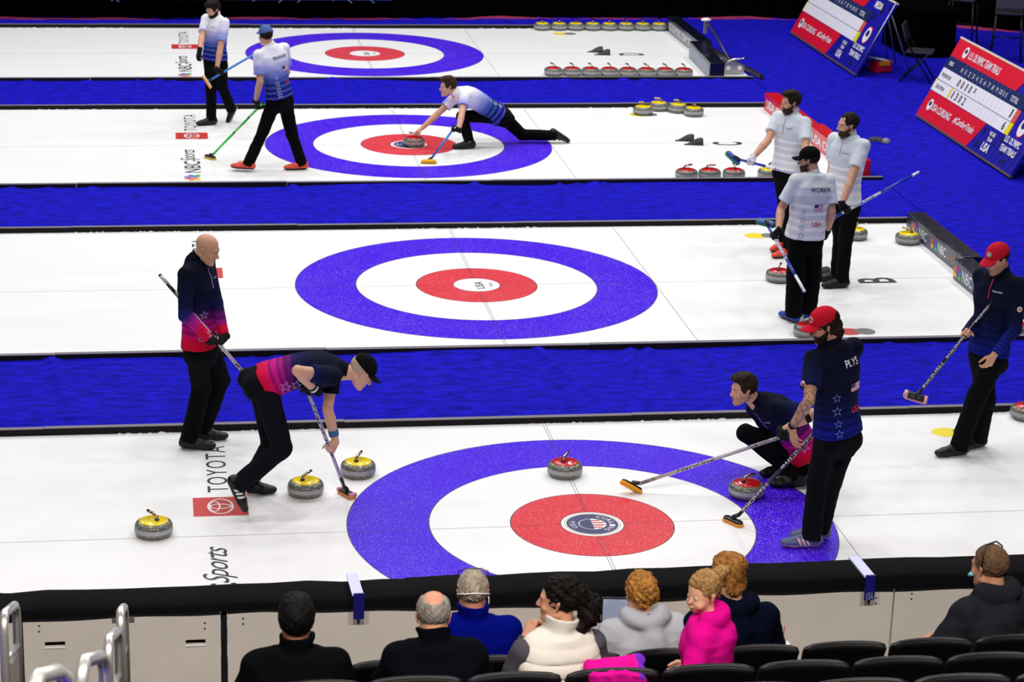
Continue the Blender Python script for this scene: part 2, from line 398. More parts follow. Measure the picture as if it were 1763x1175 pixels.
def make_stone(colr):
    root = empty('curling_stone'); r = .1395
    def prof(z0, z1, n=14):
        out = []
        for i in range(n+1):
            z = z0+(z1-z0)*i/n; u = (z-.056)/.0565
            k = (1-min(1, abs(u))**2.9)**(1/2.6)
            out.append((max(.062, .082+(r-.082)*k) if abs(u) < 1 else .07, z))
        return out
    low = [(.0, .002), (.060, .002), (.064, .0)]+prof(.003, .040)
    top = prof(.073, .111)+[(.066, .1125), (0, .1125)]
    g1 = MB().lathe(low, 56); g1.lathe(top, 56); g1.build('granite_body', M_GR, root, True)
    MB().lathe(prof(.040, .073, 8), 56).build('striking_band', M_BAND, root, True)
    MB().lathe([(.105, .107), (.105, .1125), (.097, .117), (.075, .1215), (.03, .126), (0, .127)], 48).build('colour_plate', M_TOP[colr], root, True)
    h = MB(); h.lathe([(.017, .118), (.018, .132), (.013, .138), (0, .139)], 20, (-.038, 0, 0)); h.build('handle_base', M_HBASE, root, True)
    pts = [(-.038, 0, .130), (-.036, 0, .147), (-.024, 0, .160), (0, 0, .166), (.035, 0, .169), (.068, 0, .171)]
    h = MB().tube(pts, [.012, .0115, .0115, .0125, .013, .0115], 12); h.build('handle', M_HND, root, True)
    d = MB()
    for a in (35, 150, 260): d.lathe([(.011, .1185), (.010, .1205), (0, .121)], 14, (.062*math.cos(R(a)), .062*math.sin(R(a)), -.0015))
    d.build('sticker', mat('sticker_grey', '#8a93a8', .4), root, True)
    return root
STONE0 = {c: make_stone(c) for c in ('yellow', 'red')}; used = set()
def stone(c, x, y, rz, label, group):
    if c not in used: used.add(c); o = STONE0[c]
    else: o = copy_tree(STONE0[c])
    o.location = (x, y, 0.0005); o.rotation_euler = (0, 0, R(rz)); tag(o, label, 'curling stone', group)
GA = 'curling stones in play on the nearest sheet'
stone('yellow', -3.242, .06, 130, 'yellow-topped curling stone farthest left, alone near the boards', GA)
stone('yellow', -2.091, .78, 48, 'yellow-topped curling stone between the sweeper and his broom head', GA)
stone('yellow', -1.656, 1.16, 62, 'yellow-topped curling stone just outside the blue ring, right of the sweeping broom', GA)
stone('red', -.031, 1.03, 55, 'red-topped curling stone on the blue ring above the button of the nearest house', GA)
stone('red', 1.303, .47, 25, 'red-topped curling stone on the blue ring beside the crouching player', GA)
GB = 'curling stones parked on the second sheet'
stone('red', 3.15, 6.40, 60, 'red-topped curling stone behind the legs of the player with WORKIN on his shirt', GB)
stone('red', 2.93, 4.52, 20, 'red-topped curling stone partly hidden by the red cap of the player in front', GB)
stone('yellow', 4.99, 7.80, 150, 'yellow-topped curling stone resting against the navy end bumper', GB)
stone('yellow', 4.455, 8.02, 20, 'yellow-topped curling stone nearer the walkway of the two behind the bearded player', GB)
stone('yellow', 4.46, 8.42, 60, 'yellow-topped curling stone at the far divider behind the bearded player', GB)
stone('red', 4.97, 4.42, 150, 'red-topped curling stone at the right edge beside the red-capped player, lower one', GB)
stone('red', 5.02, 4.78, 160, 'red-topped curling stone at the right edge, just behind another red stone', GB)
stone('red', 4.19, 2.08, 100, 'curling stone cut off by the right edge of the picture on the nearest sheet', GA)
GC = 'curling stones on the third sheet'
stone('yellow', 3.433, 14.66, 185, 'yellow-topped curling stone front left of the group of four by the walkway', GC)
stone('yellow', 3.711, 14.93, 180, 'yellow-topped curling stone at the back left of the group of four', GC)
stone('yellow', 3.955, 14.80, 180, 'yellow-topped curling stone second from the right in the group of four', GC)
stone('yellow', 4.125, 14.56, 270, 'yellow-topped curling stone on the right end of the group of four', GC)
stone('red', 3.193, 10.90, 10, 'red-topped curling stone leftmost in the row beside the near divider of the third sheet', GC)
stone('red', 3.482, 10.90, -15, 'red-topped curling stone touching the leftmost one beside the near divider', GC)
stone('red', 3.784, 10.89, 90, 'red-topped curling stone standing apart, in front of the left player in white', GC)
stone('yellow', 4.227, 10.90, 60, 'curling stone mostly hidden behind the left player in white', GC)
stone('red', .06, 12.78, 165, 'red-topped curling stone released by the sliding player on the button', GC)
for i in range(8):
    stone('yellow', 3.127+.2815*i, 21.37-.003*i, 80+RNG.uniform(-15, 15), 'one of eight yellow-topped curling stones, %s in the far row' % ('first', 'second', 'third', 'fourth', 'fifth', 'sixth', 'seventh', 'eighth')[i]+' from the left', 'row of yellow stones at the far divider')
for i in range(8):
    stone('red', 2.655+.281*i, 17.47-.012*i, 115+RNG.uniform(-10, 10), 'one of eight red-topped curling stones, %s in the near row' % ('first', 'second', 'third', 'fourth', 'fifth', 'sixth', 'seventh', 'eighth')[i]+' from the left', 'row of red stones at the near divider')

# ------------------------------------------------------------------ hacks (foot holds) in the ice
def hack(x, y, label):
    root = empty('rubber_hack', (x, y, 0)); tag(root, label, 'hack', 'rubber hacks in the ice')
    n = 9
    for s_, nm in ((-1, 'foot_hold'), (1, 'foot_hold')):
        V = []; F = []
        for i in range(n):
            t = i/(n-1); xx = -.13+.24*t; h_ = .012+.075*max(0, math.sin(max(0, t-.12)*math.pi*.62))**1.4
            wv = .022+.034*t
            yc = s_*.115; xx -= .035*s_
            V += [(xx, yc-wv, .001), (xx, yc-wv*.7, h_), (xx, yc+wv*.7, h_), (xx, yc+wv, .001)]
        for i in range(n-1):
            for j in range(3): F.append((4*i+j, 4*i+4+j, 4*i+5+j, 4*i+1+j))
        F += [(0, 1, 2, 3), (4*n-1, 4*n-2, 4*n-3, 4*n-4)]
        mesh_obj(nm, V, F, mat('hack_rubber', '#1e2222', .55), root, True)
    return root
hack(3.68, 19.22, 'black rubber hack on the farthest sheet between the rows of stones')
hack(3.68, 12.86, 'black rubber hack on the third sheet near the four yellow stones')
hack(3.66, 6.46, 'black rubber hack on the second sheet at the feet of the bearded player')

# ------------------------------------------------------------------ end bumpers
def bumper(x, y0, y1, wd, ht, m, label, skew=0, group=None):
    """padded block along Y; x is the ice side"""
    root = empty('bumper_pad', (x, (y0+y1)/2, 0), R(skew)); tag(root, label, 'bumper', group); L = y1-y0
    MB().box((wd/2, 0, ht/2+.001), (wd, L, ht), bev=.012).build('pad', m, root)
    return root, L
vinyl_n = mat('navy_vinyl', '#080b24', .34, coat=.3, bump=(5, .9, .03)); vinyl_r = mat('red_vinyl', '#d4101f', .32, coat=.3, bump=(5, .9, .03))
b1, L = bumper(5.14, 6.42, 8.32, .20, .22, vinyl_n, 'long navy vinyl bumper at the end of the second sheet behind a yellow stone')
M_GOLD = mat('gold_print', '#c89858', .5); M_FADE = mat('grey_fade_print', '#5c6478', .45)
DN = (0, -1, 0); UZ = (0, 0, 1)
MB().box((-.001, -.1, .105), (.004, 1.25, .17)).build('print_panel', M_FADE, b1)
for yy in (.62, -.02):
    fan('print_emblem', (-.006, yy, .06), DN, UZ, .13, b1)
    text_obj('print_lettering', 'NBC', (-.006, yy-.13, .06), DN, UZ, .26, .10, M_WHITE, b1, bold=.01)
text_obj('print_lettering', 'Sports', (-.006, -.42, .045), DN, UZ, .30, .12, M_GOLD, b1, shear=.4)
b2, L = bumper(5.02, 4.98, 6.38, .20, .22, vinyl_n, 'navy vinyl bumper at the end of the second sheet beside the red-capped player')
MB().box((-.001, .05, .105), (.004, 1.2, .17)).build('print_panel', M_FADE, b2)
fan('print_emblem', (-.006, .56, .05), DN, UZ, .14, b2)
text_obj('print_lettering', 'NBC', (-.006, .42, .05), DN, UZ, .30, .12, M_WHITE, b2, bold=.01)
for i, (x, y0, y1, lab) in enumerate(((5.22, 12.95, 14.95, 'red vinyl bumper at the far end corner of the third sheet'), (5.28, 10.78, 12.9, 'red vinyl bumper at the end of the third sheet behind the players in white'))):
    b3, L = bumper(x, y0, y1, .20, .24, vinyl_r, lab)
    MB().box((-.001, 0, .10), (.004, 1.6, .14)).build('print_panel', mat('pink_fade_print', '#e06a70', .45), b3)
    text_obj('print_lettering', 'USA CURLING', (-.006, .85, .06), DN, UZ, 1.5, .12, M_WHITE, b3, bold=.02)
b4, L = bumper(5.22, 18.95, 21.35, .20, .24, vinyl_n, 'navy vinyl bumper with silver lettering at the farthest sheet end')
MB().box((-.001, 0, .10), (.004, 2.0, .16)).build('print_panel', mat('silver_fade_print', '#9aa0b0', .45), b4)
text_obj('print_lettering', 'U.S. OLYMPIC   TEAM TRIALS', (-.006, 1.0, .06), DN, UZ, 1.9, .11, M_WHITE, b4, bold=.02)
b5, L = bumper(5.0, 17.10, 18.90, .22, .26, vinyl_n, 'navy vinyl bumper turned slightly, closing the near corner of the farthest sheet', skew=-3)
MB().box((-.001, 0, .11), (.004, 1.7, .18)).build('print_panel', mat('silver_fade_print', '#9aa0b0', .45), b5)

# ice scraper machine behind the farthest sheet's bumper
root = empty('ice_scraper', (5.42, 17.5, 0)); tag(root, 'silver ice scraper with long handle parked beyond the farthest sheet', 'ice tool')
mb = MB(); mb.add([(-.16, 0, .01), (.16, 0, .01), (.16, 0, .14), (.02, 0, .20), (-.10, 0, .20), (-.16, 0, .10), (-.16, .03, .01), (.16, .03, .01), (.16, .03, .14), (.02, .03, .20), (-.10, .03, .20), (-.16, .03, .10)],
       [(0, 1, 2, 3, 4, 5), (11, 10, 9, 8, 7, 6)]+[(i, (i+1) % 6+0 if i < 5 else 0, ((i+1) % 6)+6, i+6) for i in range(6)])
mb.build('side_plate', M_ALU, root)
mb = MB()
for q in ((-.09, -.004, .10), (.09, -.004, .10)): mb.tube([(q[0], .0, q[2]), (q[0], -.012, q[2])], .032, 16)
mb.build('roller_cap', M_WHITE, root)
MB().box((.02, .42, .05), (.14, .85, .05)).build('blade_bar', M_ALU, root)
MB().tube([(-.16, -.02, .16), (-.05, -.02, .23), (.12, -.02, .25), (.22, -.02, .25)], .012, 10).build('guard_bar', M_CHROME, root, True)
MB().tube([(.0, .1, .12), (-.02, 1.3, .42), (-.05, 1.7, .52)], .018, 10).build('handle', mat('dark_tube', '#4a4648', .4, .6), root, True)
MB().lathe([(0, 0), (.075, .005), (.08, .03), (.03, .045), (0, .045)], 20, (-.05, 1.72, .52)).build('wheel_cap', M_WHITE, root, True)
MB().box((-.05, 1.72, .42), (.05, .05, .2)).build('handle_post', M_ALU, root)
# wooden ramp edge behind the farthest sheet
root = MB().box((5.60, 18.6, .04), (.07, 3.0, .05), Matrix.Rotation(R(6), 4, 'Z')).build('edge_rail', mat('dark_metal_rail', '#3c363c', .4, .5)); tag(root, 'dark metal rail closing the end of the farthest sheet', 'rail')

# glove dropped on the carpet
# (a crumpled grey cap lying upside down)
def crumpled(name, c, r, h_, m, seed, parent=None, squash=.6):
    rg = np.random.default_rng(seed); n = 26; V = []; F = []
    for i in range(n//2+1):
        ph = math.pi/2*i/(n//2)
        for j in range(n):
            a = 2*math.pi*j/n; k = 1+.16*math.sin(3*a+seed)+.10*math.sin(5*a+i*.5)+.05*rg.normal()
            V.append((c[0]+r*k*math.cos(a)*math.cos(ph), c[1]+r*k*squash*math.sin(a)*math.cos(ph), c[2]+h_*math.sin(ph)*(1+.12*math.sin(4*a+i))))
    for i in range(n//2):
        for j in range(n): F.append((i*n+j, i*n+(j+1) % n, (i+1)*n+(j+1) % n, (i+1)*n+j))
    F.append(tuple(range(n))[::-1])
    return mesh_obj(name, V, F, m, parent, True)
g = empty('winter_glove', (6.22, 12.85, .01), R(-35)); tag(g, 'crumpled dark grey glove lying on the blue carpet beyond the red bumper', 'glove')
crumpled('palm', (0, 0, 0), .12, .055, mat('grey_fabric', '#3c3e48', .9), 3, g)
crumpled('cuff', (.13, -.03, 0), .055, .06, mat('light_grey_fabric', '#8a8c98', .8), 5, g, 1)

# ------------------------------------------------------------------ scoreboards
def scoreboard(y0, rows, label):
    """panel 3.69 m long from y0 towards -Y, leaning back; local u along the board, v up the board"""
    root = empty('scoreboard', (7.262, y0, .05)); tag(root, label, 'scoreboard')
    ln = math.atan2(.545, 1.051); e = Vector((0, -1, 0)); f = Vector((math.sin(ln), 0, math.cos(ln))); n = Vector((-math.cos(ln), 0, math.sin(ln)))
    def P(u, v, o=0): return tuple(e*u+f*v+n*o)
    def slab(name, u0, v0, u1, v1, m, o0=.0, o1=.02, pts=None):
        pts = pts or [(u0, v0), (u1, v0), (u1, v1), (u0, v1)]; k = len(pts)
        V = [P(u, v, o0) for u, v in pts]+[P(u, v, o1) for u, v in pts]
        F = [tuple(range(k))[::-1], tuple(range(k, 2*k))]+[(i, (i+1) % k, (i+1) % k+k, i+k) for i in range(k)]
        return mesh_obj(name, V, F, m, root)
    def txt(b, u, v, w_, h_, m, o=.0135, **kw):
        vv, ff, a = text_geo(b, **kw)
        if len(b) == 1 and b in '1I': u += w_*.25; w_ = h_*.30
        if w_ is None: w_ = h_*a
        return mesh_obj('lettering', [P(u+x*w_, v+y*h_, o) for x, y in vv], ff, m, root)
    W_, H_ = 3.69, 1.19
    blue = mat('deep_blue_print', '#120ea6', .5); navy = mat('board_navy', '#14285e', .5); red = mat('board_red', '#e00a30', .5)
    ln_d = mat('dark_blue_print', '#07103c', .5); bw = mat('board_white', '#f0eef6', .5); drk = mat('board_black', '#14161a', .5)
    slab('panel', 0, 0, W_, H_, blue, -.03, .0)
    slab('top_edge', -.01, H_-.0, W_, H_+.03, mat('beige_edge', '#d8cdb8', .6), -.04, .01)
    slab('bottom_edge', 0, -.03, W_, .0, mat('mauve_edge', '#5a4658', .6), -.03, .01)
    rg = random.Random(5)
    for i in range(26):  # dark angular pattern of the artwork
        u = 2.25+rg.random()*1.35; v = rg.random()*1.12
        if u > 2.95 or v < .34: slab('pattern_block', u, v, u+.05+.06*rg.random(), v+.05+.05*rg.random(), ln_d, .0, .003)
    for i in range(9):
        slab('pattern_line', 0, 0, 0, 0, ln_d, .0, .002, [(2.2+.16*i, .01), (2.215+.16*i, .01), (2.33+.16*i, .33), (2.315+.16*i, .33)])
    slab('title_band', 0, 0, 0, 0, red, .001, .006, [(0, .925), (2.50, .925), (2.68, H_), (0, H_)])
    slab('header_band', 0, .745, 2.99, .925, navy, .001, .008)
    slab('name_row', 0.02, .565, 2.86, .742, bw, .001, .01)
    slab('name_row', 0.02, .392, 2.86, .558, bw, .001, .01)
    slab('row_rule', 0.02, .557, 2.99, .566, mat('rule_grey', '#666a74', .5), .001, .011)
    slab('colour_tab', 2.86, .565, 2.99, .742, mat('tab_red', '#e05a48', .5), .001, .012)
    slab('colour_tab', 2.86, .392, 2.99, .558, M_YEL, .001, .012)
    slab('colour_tab', 0.0, .392, .022, .558, M_YEL, .001, .012)
    slab('sponsor_band', 0, 0, 0, 0, red, .001, .006, [(0, 0), (2.04, 0), (2.24, .385), (0, .385)])
    for c_, u, v, r_ in (((.44), .44, 1.05, .085), (.29, .27, .205, .085), (3.3, 3.28, .58, .13)):
        pts = [(u+r_*.9*math.cos(6.283*j/24), v+r_*math.sin(6.283*j/24)) for j in range(24)]
        if r_ > .1: slab('emblem_rim', 0, 0, 0, 0, red, .002, .006, [((q[0]-u)*1.12+u, (q[1]-v)*1.12+v) for q in pts])
        slab('emblem', 0, 0, 0, 0, bw, .006, .010, pts)
        pts = [(u+r_*.5*math.cos(6.283*j/24), v+r_*.2+r_*.4*math.sin(6.283*j/24)) for j in range(24)]
        slab('emblem_motif', 0, 0, 0, 0, navy, .010, .012, pts)
    txt('U.S. OLYMPIC TEAM TRIALS', .60, .99, 1.18, .11, bw, bold=.02)
    txt('USA CURLING', .37, .15, .76, .10, bw, bold=.02)
    txt('#CurlingTrials', 1.26, .14, .76, .12, bw, bold=.02, shear=.3)
    txt('WE ARE', 2.50, .28, .20, .06, bw, bold=.02); txt('TEAM', 2.52, .205, .16, .055, bw, bold=.02); txt('USA', 2.48, .06, .26, .12, bw, bold=.03)
    txt('U.S. OLYMPIC', 2.99, .315, .52, .09, bw, bold=.03); txt('TEAM TRIALS', 2.99, .19, .52, .09, bw, bold=.03)
    txt('MEDIA', 2.93, 1.0, .36, .11, bw, bold=.03)
    txt('ENDS', .13, .80, .15, .06, bw, bold=.02)
    for i, ch in enumerate('H,1,2,3,4,5,6,7,8,9,10,11'.split(',')):
        u = .62+.15*i
        txt(ch, u+(.0 if len(ch) < 2 else -.02), .79, .05 if len(ch) < 2 else .09, .07, bw)
        slab('column_rule', u+.085, .75, u+.108, .92, mat('col_grey', '#3f4f86', .5), .008, .011)
        slab('column_rule', u+.09, .392, u+.10, .742, mat('col_light', '#d4d6ea', .5), .010, .0115)
    txt('TOTAL', 2.50, .785, .26, .08, bw, bold=.01)
    if rows:
        nm = [('PERSINGER', .10, .62, .36), ('DROPKIN', .12, .445, .32)]
        for b, u, v, w_ in nm: txt(b, u, v, w_, .055, drk)
        for r_, (v, st, s_) in enumerate(((.60, .745, '0010'), (.425, .765, '1302'))):
            for i, ch in enumerate(s_): txt(ch, st+.15*i, v, .065, .11, drk, bold=.02)
        txt('x', 1.36, .64, .06, .07, drk, bold=.02)
        slab('score_card', .655, .395, .70, .556, M_YEL, .01, .016)
        txt('1', 2.74, .60, .03, .12, drk, bold=.02); txt('6', 2.72, .42, .07, .12, drk, bold=.02)
    # folding stand behind
    st = M_ALU
    mb = MB()
    for u in (.35, 3.35):
        top = Vector(P(u, H_*.93, -.04)); mb.tube([top, Vector((top.x+.42, top.y, -.05+.012))], .014, 8)
    mb.tube([P(.35, .5, -.045), P(3.35, .5, -.045)], .012, 8)
    mb.build('support_strut', st, root, True)
    MB().tube([P(3.68, 0.0, .005), P(3.68, H_, .005)], .012, 8).build('side_frame', st, root, True)
    return root
scoreboard(14.384, True, 'leaning scoreboard with scores 0010 and 1302, the nearer one at right')
scoreboard(20.973, False, 'leaning scoreboard with blank score rows, the farther one at the top')

# red box, paper, folding chair, ladder frame, stools, black draped table, behind the scoreboards
def folding_chair(x, y, rz, label):
    root = empty('folding_chair', (x, y, 0), R(rz)); tag(root, label, 'chair'); bk = mat('black_metal', '#17161a', .45, .3)
    MB().box((0, 0, .45), (.42, .40, .03), bev=.01).build('seat', mat('black_plastic', '#26242a', .5), root)
    MB().box((0, .24, .74), (.42, .03, .26), Matrix.Rotation(R(-14), 4, 'X'), bev=.01).build('backrest', mat('black_plastic', '#26242a', .5), root)
    for s_ in (-1, 1):
        MB().tube([(s_*.215, -.22, .0), (s_*.215, .20, .62), (s_*.215, .28, .86)], .012, 8).build('leg', bk, root, True)
        MB().tube([(s_*.20, .26, .0), (s_*.20, -.16, .46)], .012, 8).build('leg', bk, root, True)
    MB().tube([(-.20, .22, .06), (.20, .22, .06)], .009, 8).build('stretcher', bk, root, True)
    return root
folding_chair(8.15, 17.0, 65, 'black folding chair standing behind the far scoreboard')
root = empty('step_ladder', (7.95, 18.6, 0)); tag(root, 'small folding step ladder leaning behind the far scoreboard', 'ladder')
for s_ in (-1, 1):
    MB().tube([(-.18, s_*.2, 0), (.05, s_*.16, 1.0)], .013, 8).build('side_rail', M_ALU, root, True)
    MB().tube([(.3, s_*.2, 0), (.06, s_*.16, 1.0)], .011, 8).build('leg', M_ALU, root, True)
for z_ in (.3, .6, .9): MB().box((-.11+.23*(z_-.3), 0, z_), (.10, .36, .02)).build('tread', mat('dark_metal_rail', '#3c363c', .4, .5), root)
root = empty('tool_box', (7.78, 17.72, 0), R(20)); tag(root, 'red tool box with yellow tape and papers on top beside the folding chair', 'box')
MB().box((0, 0, .09), (.30, .2, .17), bev=.01).build('body', M_RED, root); MB().box((0, -.005, .14), (.2, .21, .06)).build('label_tape', mat('orange_tape', '#f0a818', .5), root)
MB().box((0, .02, .19), (.34, .22, .02), Matrix.Rotation(R(12), 4, 'Y')).build('paper', M_WHITE, root)
def stool(x, y, rz, label):
    root = empty('bar_stool', (x, y, 0), R(rz)); tag(root, label, 'stool', 'tall black stools by the curtain'); bk = mat('black_metal', '#17161a', .45, .3)
    MB().box((0, 0, .76), (.44, .42, .05), bev=.02).build('seat', mat('black_plastic', '#26242a', .5), root)
    MB().box((0, .22, 1.05), (.44, .04, .42), bev=.02).build('backrest', mat('grey_leather', '#4a464e', .5), root)
    for a in (-1, 1):
        for b_ in (-1, 1): MB().tube([(a*.24, b_*.24, 0), (a*.19, b_*.18, .75)], .014, 8).build('leg', bk, root, True)
        MB().tube([(a*.23, -.23, .25), (a*.23, .23, .25)], .01, 8).build('stretcher', bk, root, True)
    MB().tube([(-.23, -.23, .32), (.23, -.23, .32)], .01, 8).build('stretcher', bk, root, True)
stool(10.15, 18.7, 160, 'tall black stool with grey back nearer the right edge')
stool(9.85, 20.0, 150, 'tall black stool further back beside the draped table')
V = []; F = []; n = 60
for j, z_ in enumerate((0.01, .2, .45, .70, .745)):
    for i in range(n):
        a = 2*math.pi*i/n; q = abs(math.cos(a))**6+abs(math.sin(a))**6; r_ = q**(-1/6)
        k = 1+.03*math.sin(a*14)*(1-z_/.75)
        V.append((9.0+.42*r_*math.cos(a)*k, 19.6+.75*r_*math.sin(a)*k, z_))
for j in range(4):
    for i in range(n): F.append((j*n+i, j*n+(i+1) % n, (j+1)*n+(i+1) % n, (j+1)*n+i))
F.append(tuple(4*n+i for i in range(n)))
o = mesh_obj('draped_table', V, F, mat('black_cloth', '#020203', 1, spec=.03), None, True); tag(o, 'table covered with a black floor-length cloth at the back right', 'table')

# ------------------------------------------------------------------ curtain, banner at the back
def curtain(name, pts, z0, z1, m, amp, per, label):
    V = []; F = []; L = [0]
    for a, b_ in zip(pts[:-1], pts[1:]): L.append(L[-1]+math.hypot(b_[0]-a[0], b_[1]-a[1]))
    n = int(L[-1]/.05)
    for i in range(n+1):
        s_ = L[-1]*i/n; k = max(q for q in range(len(L)-1) if L[q] <= s_+1e-9); t = (s_-L[k])/(L[k+1]-L[k]); a, b_ = pts[k], pts[k+1]
        dx, dy = (b_[0]-a[0])/(L[k+1]-L[k]), (b_[1]-a[1])/(L[k+1]-L[k]); o_ = amp*math.sin(s_*6.28/per)+amp*.5*math.sin(s_*6.28/per*2.3+1)
        x, y = a[0]+dx*(s_-L[k])-dy*o_, a[1]+dy*(s_-L[k])+dx*o_
        hem = z0+.02*max(0, math.sin(s_*1.9))+.012*math.sin(s_*5)
        V += [(x, y, hem), (x, y, z1 if z1 > 1 else z1+.03*math.sin(s_*2.3)*math.sin(s_*.7))]
    for i in range(n): F.append((2*i, 2*i+2, 2*i+3, 2*i+1))
    o = mesh_obj(name, V, F, m, None, True); tag(o, label, 'curtain', kind='structure'); return o
cb = mat('black_cloth', '#020203', 1, spec=.03)
PTS = [(-9, 22.30), (0, 22.42), (3, 22.52), (7.0, 22.56), (9.4, 22.3), (10.8, 21.5), (13.5, 20.2)]
curtain('wall_back_curtain', PTS, .02, 3.2, cb, .05, .38, 'floor-length black curtain behind the farthest sheet')
curtain('wall_back_curtain_lining', [(x, y-.10) for x, y in PTS], -.03, .022, mat('pink_lining', '#c03a5c', .8), -.02, .9, 'strip of pink lining glimpsed under the hem of the black curtain')
bn = empty('arena_banner', (-2.6, 22.15, .36)); tag(bn, 'blue patterned banner hung along the black curtain at the top edge', 'banner')
MB().box((0, 0, .3), (6.6, .02, .62)).build('cloth', mat('banner_blue', '#182c78', .6, noise=(4, .8)), bn)
rg = random.Random(3); mb = MB()
for i in range(60): 
    x = -3.2+6.4*rg.random(); z_ = .02+.5*rg.random(); a = rg.choice((-1, 1))*R(40)
    mb.box((x, -.012, z_), (.26, .004, .012), Matrix.Rotation(a, 4, 'Y'))
mb.build('line_pattern', mat('banner_light', '#6a8ac0', .6), bn)
# dark seating bowl wall behind everything
o = MB().box((2, 24.2, 4), (34, .2, 9)).build('wall_back', mat('bowl_dark', '#060608', .95)); tag(o, 'dark arena wall behind the curtain', 'wall', kind='structure')

# ------------------------------------------------------------------ near boards with black cloth, straps
M_BOARD = mat('board_plastic', '#d8d1c6', .5, noise=(3, .05), bump=(30, .1, .002))
xs = [-7.5, -5.14, -3.985, -2.83, -.82, 1.18, 3.2, 5.2]
lab = ['board panel at the far left edge', 'board panel left of the first handrail', 'board panel with two dark handle slots', 'board panel behind the dark-haired spectator', 'board panel behind the spectators in the middle', 'board panel behind the spectator in the dark grey hoodie', 'board panel past the right edge']
for i in range(7):
    a, b_ = xs[i], xs[i+1]; gap = .02 if i < 4 else .006
    root = empty('dasher_board', ((a+b_)/2, -3.42, -.2)); tag(root, 'beige plastic '+lab[i], 'board panel', 'beige boards along the near side', 'structure')
    if i == 2:  # cut two handle slots: frame pieces around them
        wd = b_-a-gap*2; sl = [(-3.789, .777), (-2.993, .757)]
        V = []; F = []
        cuts = sorted({-wd/2, wd/2, *[q for sx, sz in sl for q in (sx-(a+b_)/2-.057, sx-(a+b_)/2+.057)]}); zz = sorted({0, 1.17, *[q for sx, sz in sl for q in (sz+.2-.018, sz+.2+.018)]})
        def inside(x, z_): return any(abs(x-(sx-(a+b_)/2)) < .057 and abs(z_-(sz+.2)) < .018 for sx, sz in sl)
        mb = MB()
        for p_, q_ in zip(cuts[:-1], cuts[1:]):
            for r_, t_ in zip(zz[:-1], zz[1:]):
                if not inside((p_+q_)/2, (r_+t_)/2): mb.box(((p_+q_)/2, .02, (r_+t_)/2), (q_-p_, .04, t_-r_))
        mb.build('panel', M_BOARD, root)
        mb = MB()
        for sx, sz in sl: mb.box((sx-(a+b_)/2, .001, sz+.2-.0195), (.118, .012, .004))
        mb.build('slot_lip', M_WHITE, root)
        MB().box((0, .06, .57), (wd, .02, 1.12)).build('backing', mat('black_cloth', '#020203', 1, spec=.03), root)
        MB().box((-3.402-(a+b_)/2, -.002, 1.116), (.125, .006, .028)).build('name_plate', mat('plate_brown', '#6a6258', .5), root)
    else:
        MB().box((0, .02, .585), (b_-a-gap*2, .04, 1.17)).build('panel', M_BOARD, root)
    mb = MB()
    for sx in (-1, 1):
        for dz in (.0, .035):
            mb.tube([(sx*((b_-a)/2-.11), .001, 1.10-dz-(0 if sx < 0 else .02)), (sx*((b_-a)/2-.11), -.004, 1.10-dz-(0 if sx < 0 else .02))], .006, 8)
    mb.build('bolt', M_ALU, root)
    if 0 < i < 5:
        MB().box((a-(a+b_)/2, .03, .58), (.036, .05, 1.16)).build('post', mat('post_black', '#0c0c0e', .6), root)
# black cloth laid over the top of the boards
def cloth_profile():
    n = 420; xs_ = np.linspace(-7.5, 5.2, n); V = []; F = []; k = 7
    rg = np.random.default_rng(4); bump = np.interp(xs_, np.linspace(-7.5, 5.2, 60), rg.normal(0, .008, 60)); drop = np.interp(xs_, np.linspace(-7.5, 5.2, 14), rg.uniform(.925, .965, 14))
    step = np.where(xs_ > -1.75, .008, 0)+np.where(xs_ > 0.28, .012, 0)
    for i, x in enumerate(xs_):
        t = 1.018+bump[i]*.6+step[i]
        for (y, z_) in ((-3.14, .88), (-3.165, t-.015), (-3.20, t), (-3.31, t-.002+bump[i]*.4), (-3.43, t-.006), (-3.447, t-.02), (-3.45+.004*math.sin(x*9), drop[i])):
            V.append((x, y, z_))
    for i in range(n-1):
        for j in range(k-1): F.append((i*k+j, (i+1)*k+j, (i+1)*k+j+1, i*k+j+1))
    return V, F
V, F = cloth_profile(); o = mesh_obj('board_cloth', V, F, mat('black_cover', '#08080a', .95, spec=.12, bump=(14, .6, .01)), None, True)
tag(o, 'long black cloth covering the top of the near boards', 'cloth', kind='structure')
for x, lb in ((-2.056, 'blue strap with white top over the boards left of the middle spectators'), (1.008, 'blue strap with white top over the boards, the right one with pale lettering')):
    root = empty('board_strap', (x, -3.32, 1.03)); tag(root, lb, 'strap', 'blue straps over the boards')
    MB().box((-.012, 0, .012), (.066, .30, .012), Matrix.Rotation(R(2), 4, 'Z')).build('top_label', mat('strap_white', '#c8ccf4', .4), root)
    MB().box((0, -.147, -.06), (.062, .014, .16)).build('drop', mat('strap_blue', '#14106e', .5), root)
    if x > 0:
        text_obj('lettering', 'USA', (-.022, -.1555, -.135), (1, 0, 0), (0, 0, 1), .044, .045, mat('strap_print', '#9ca4c8', .5), root)

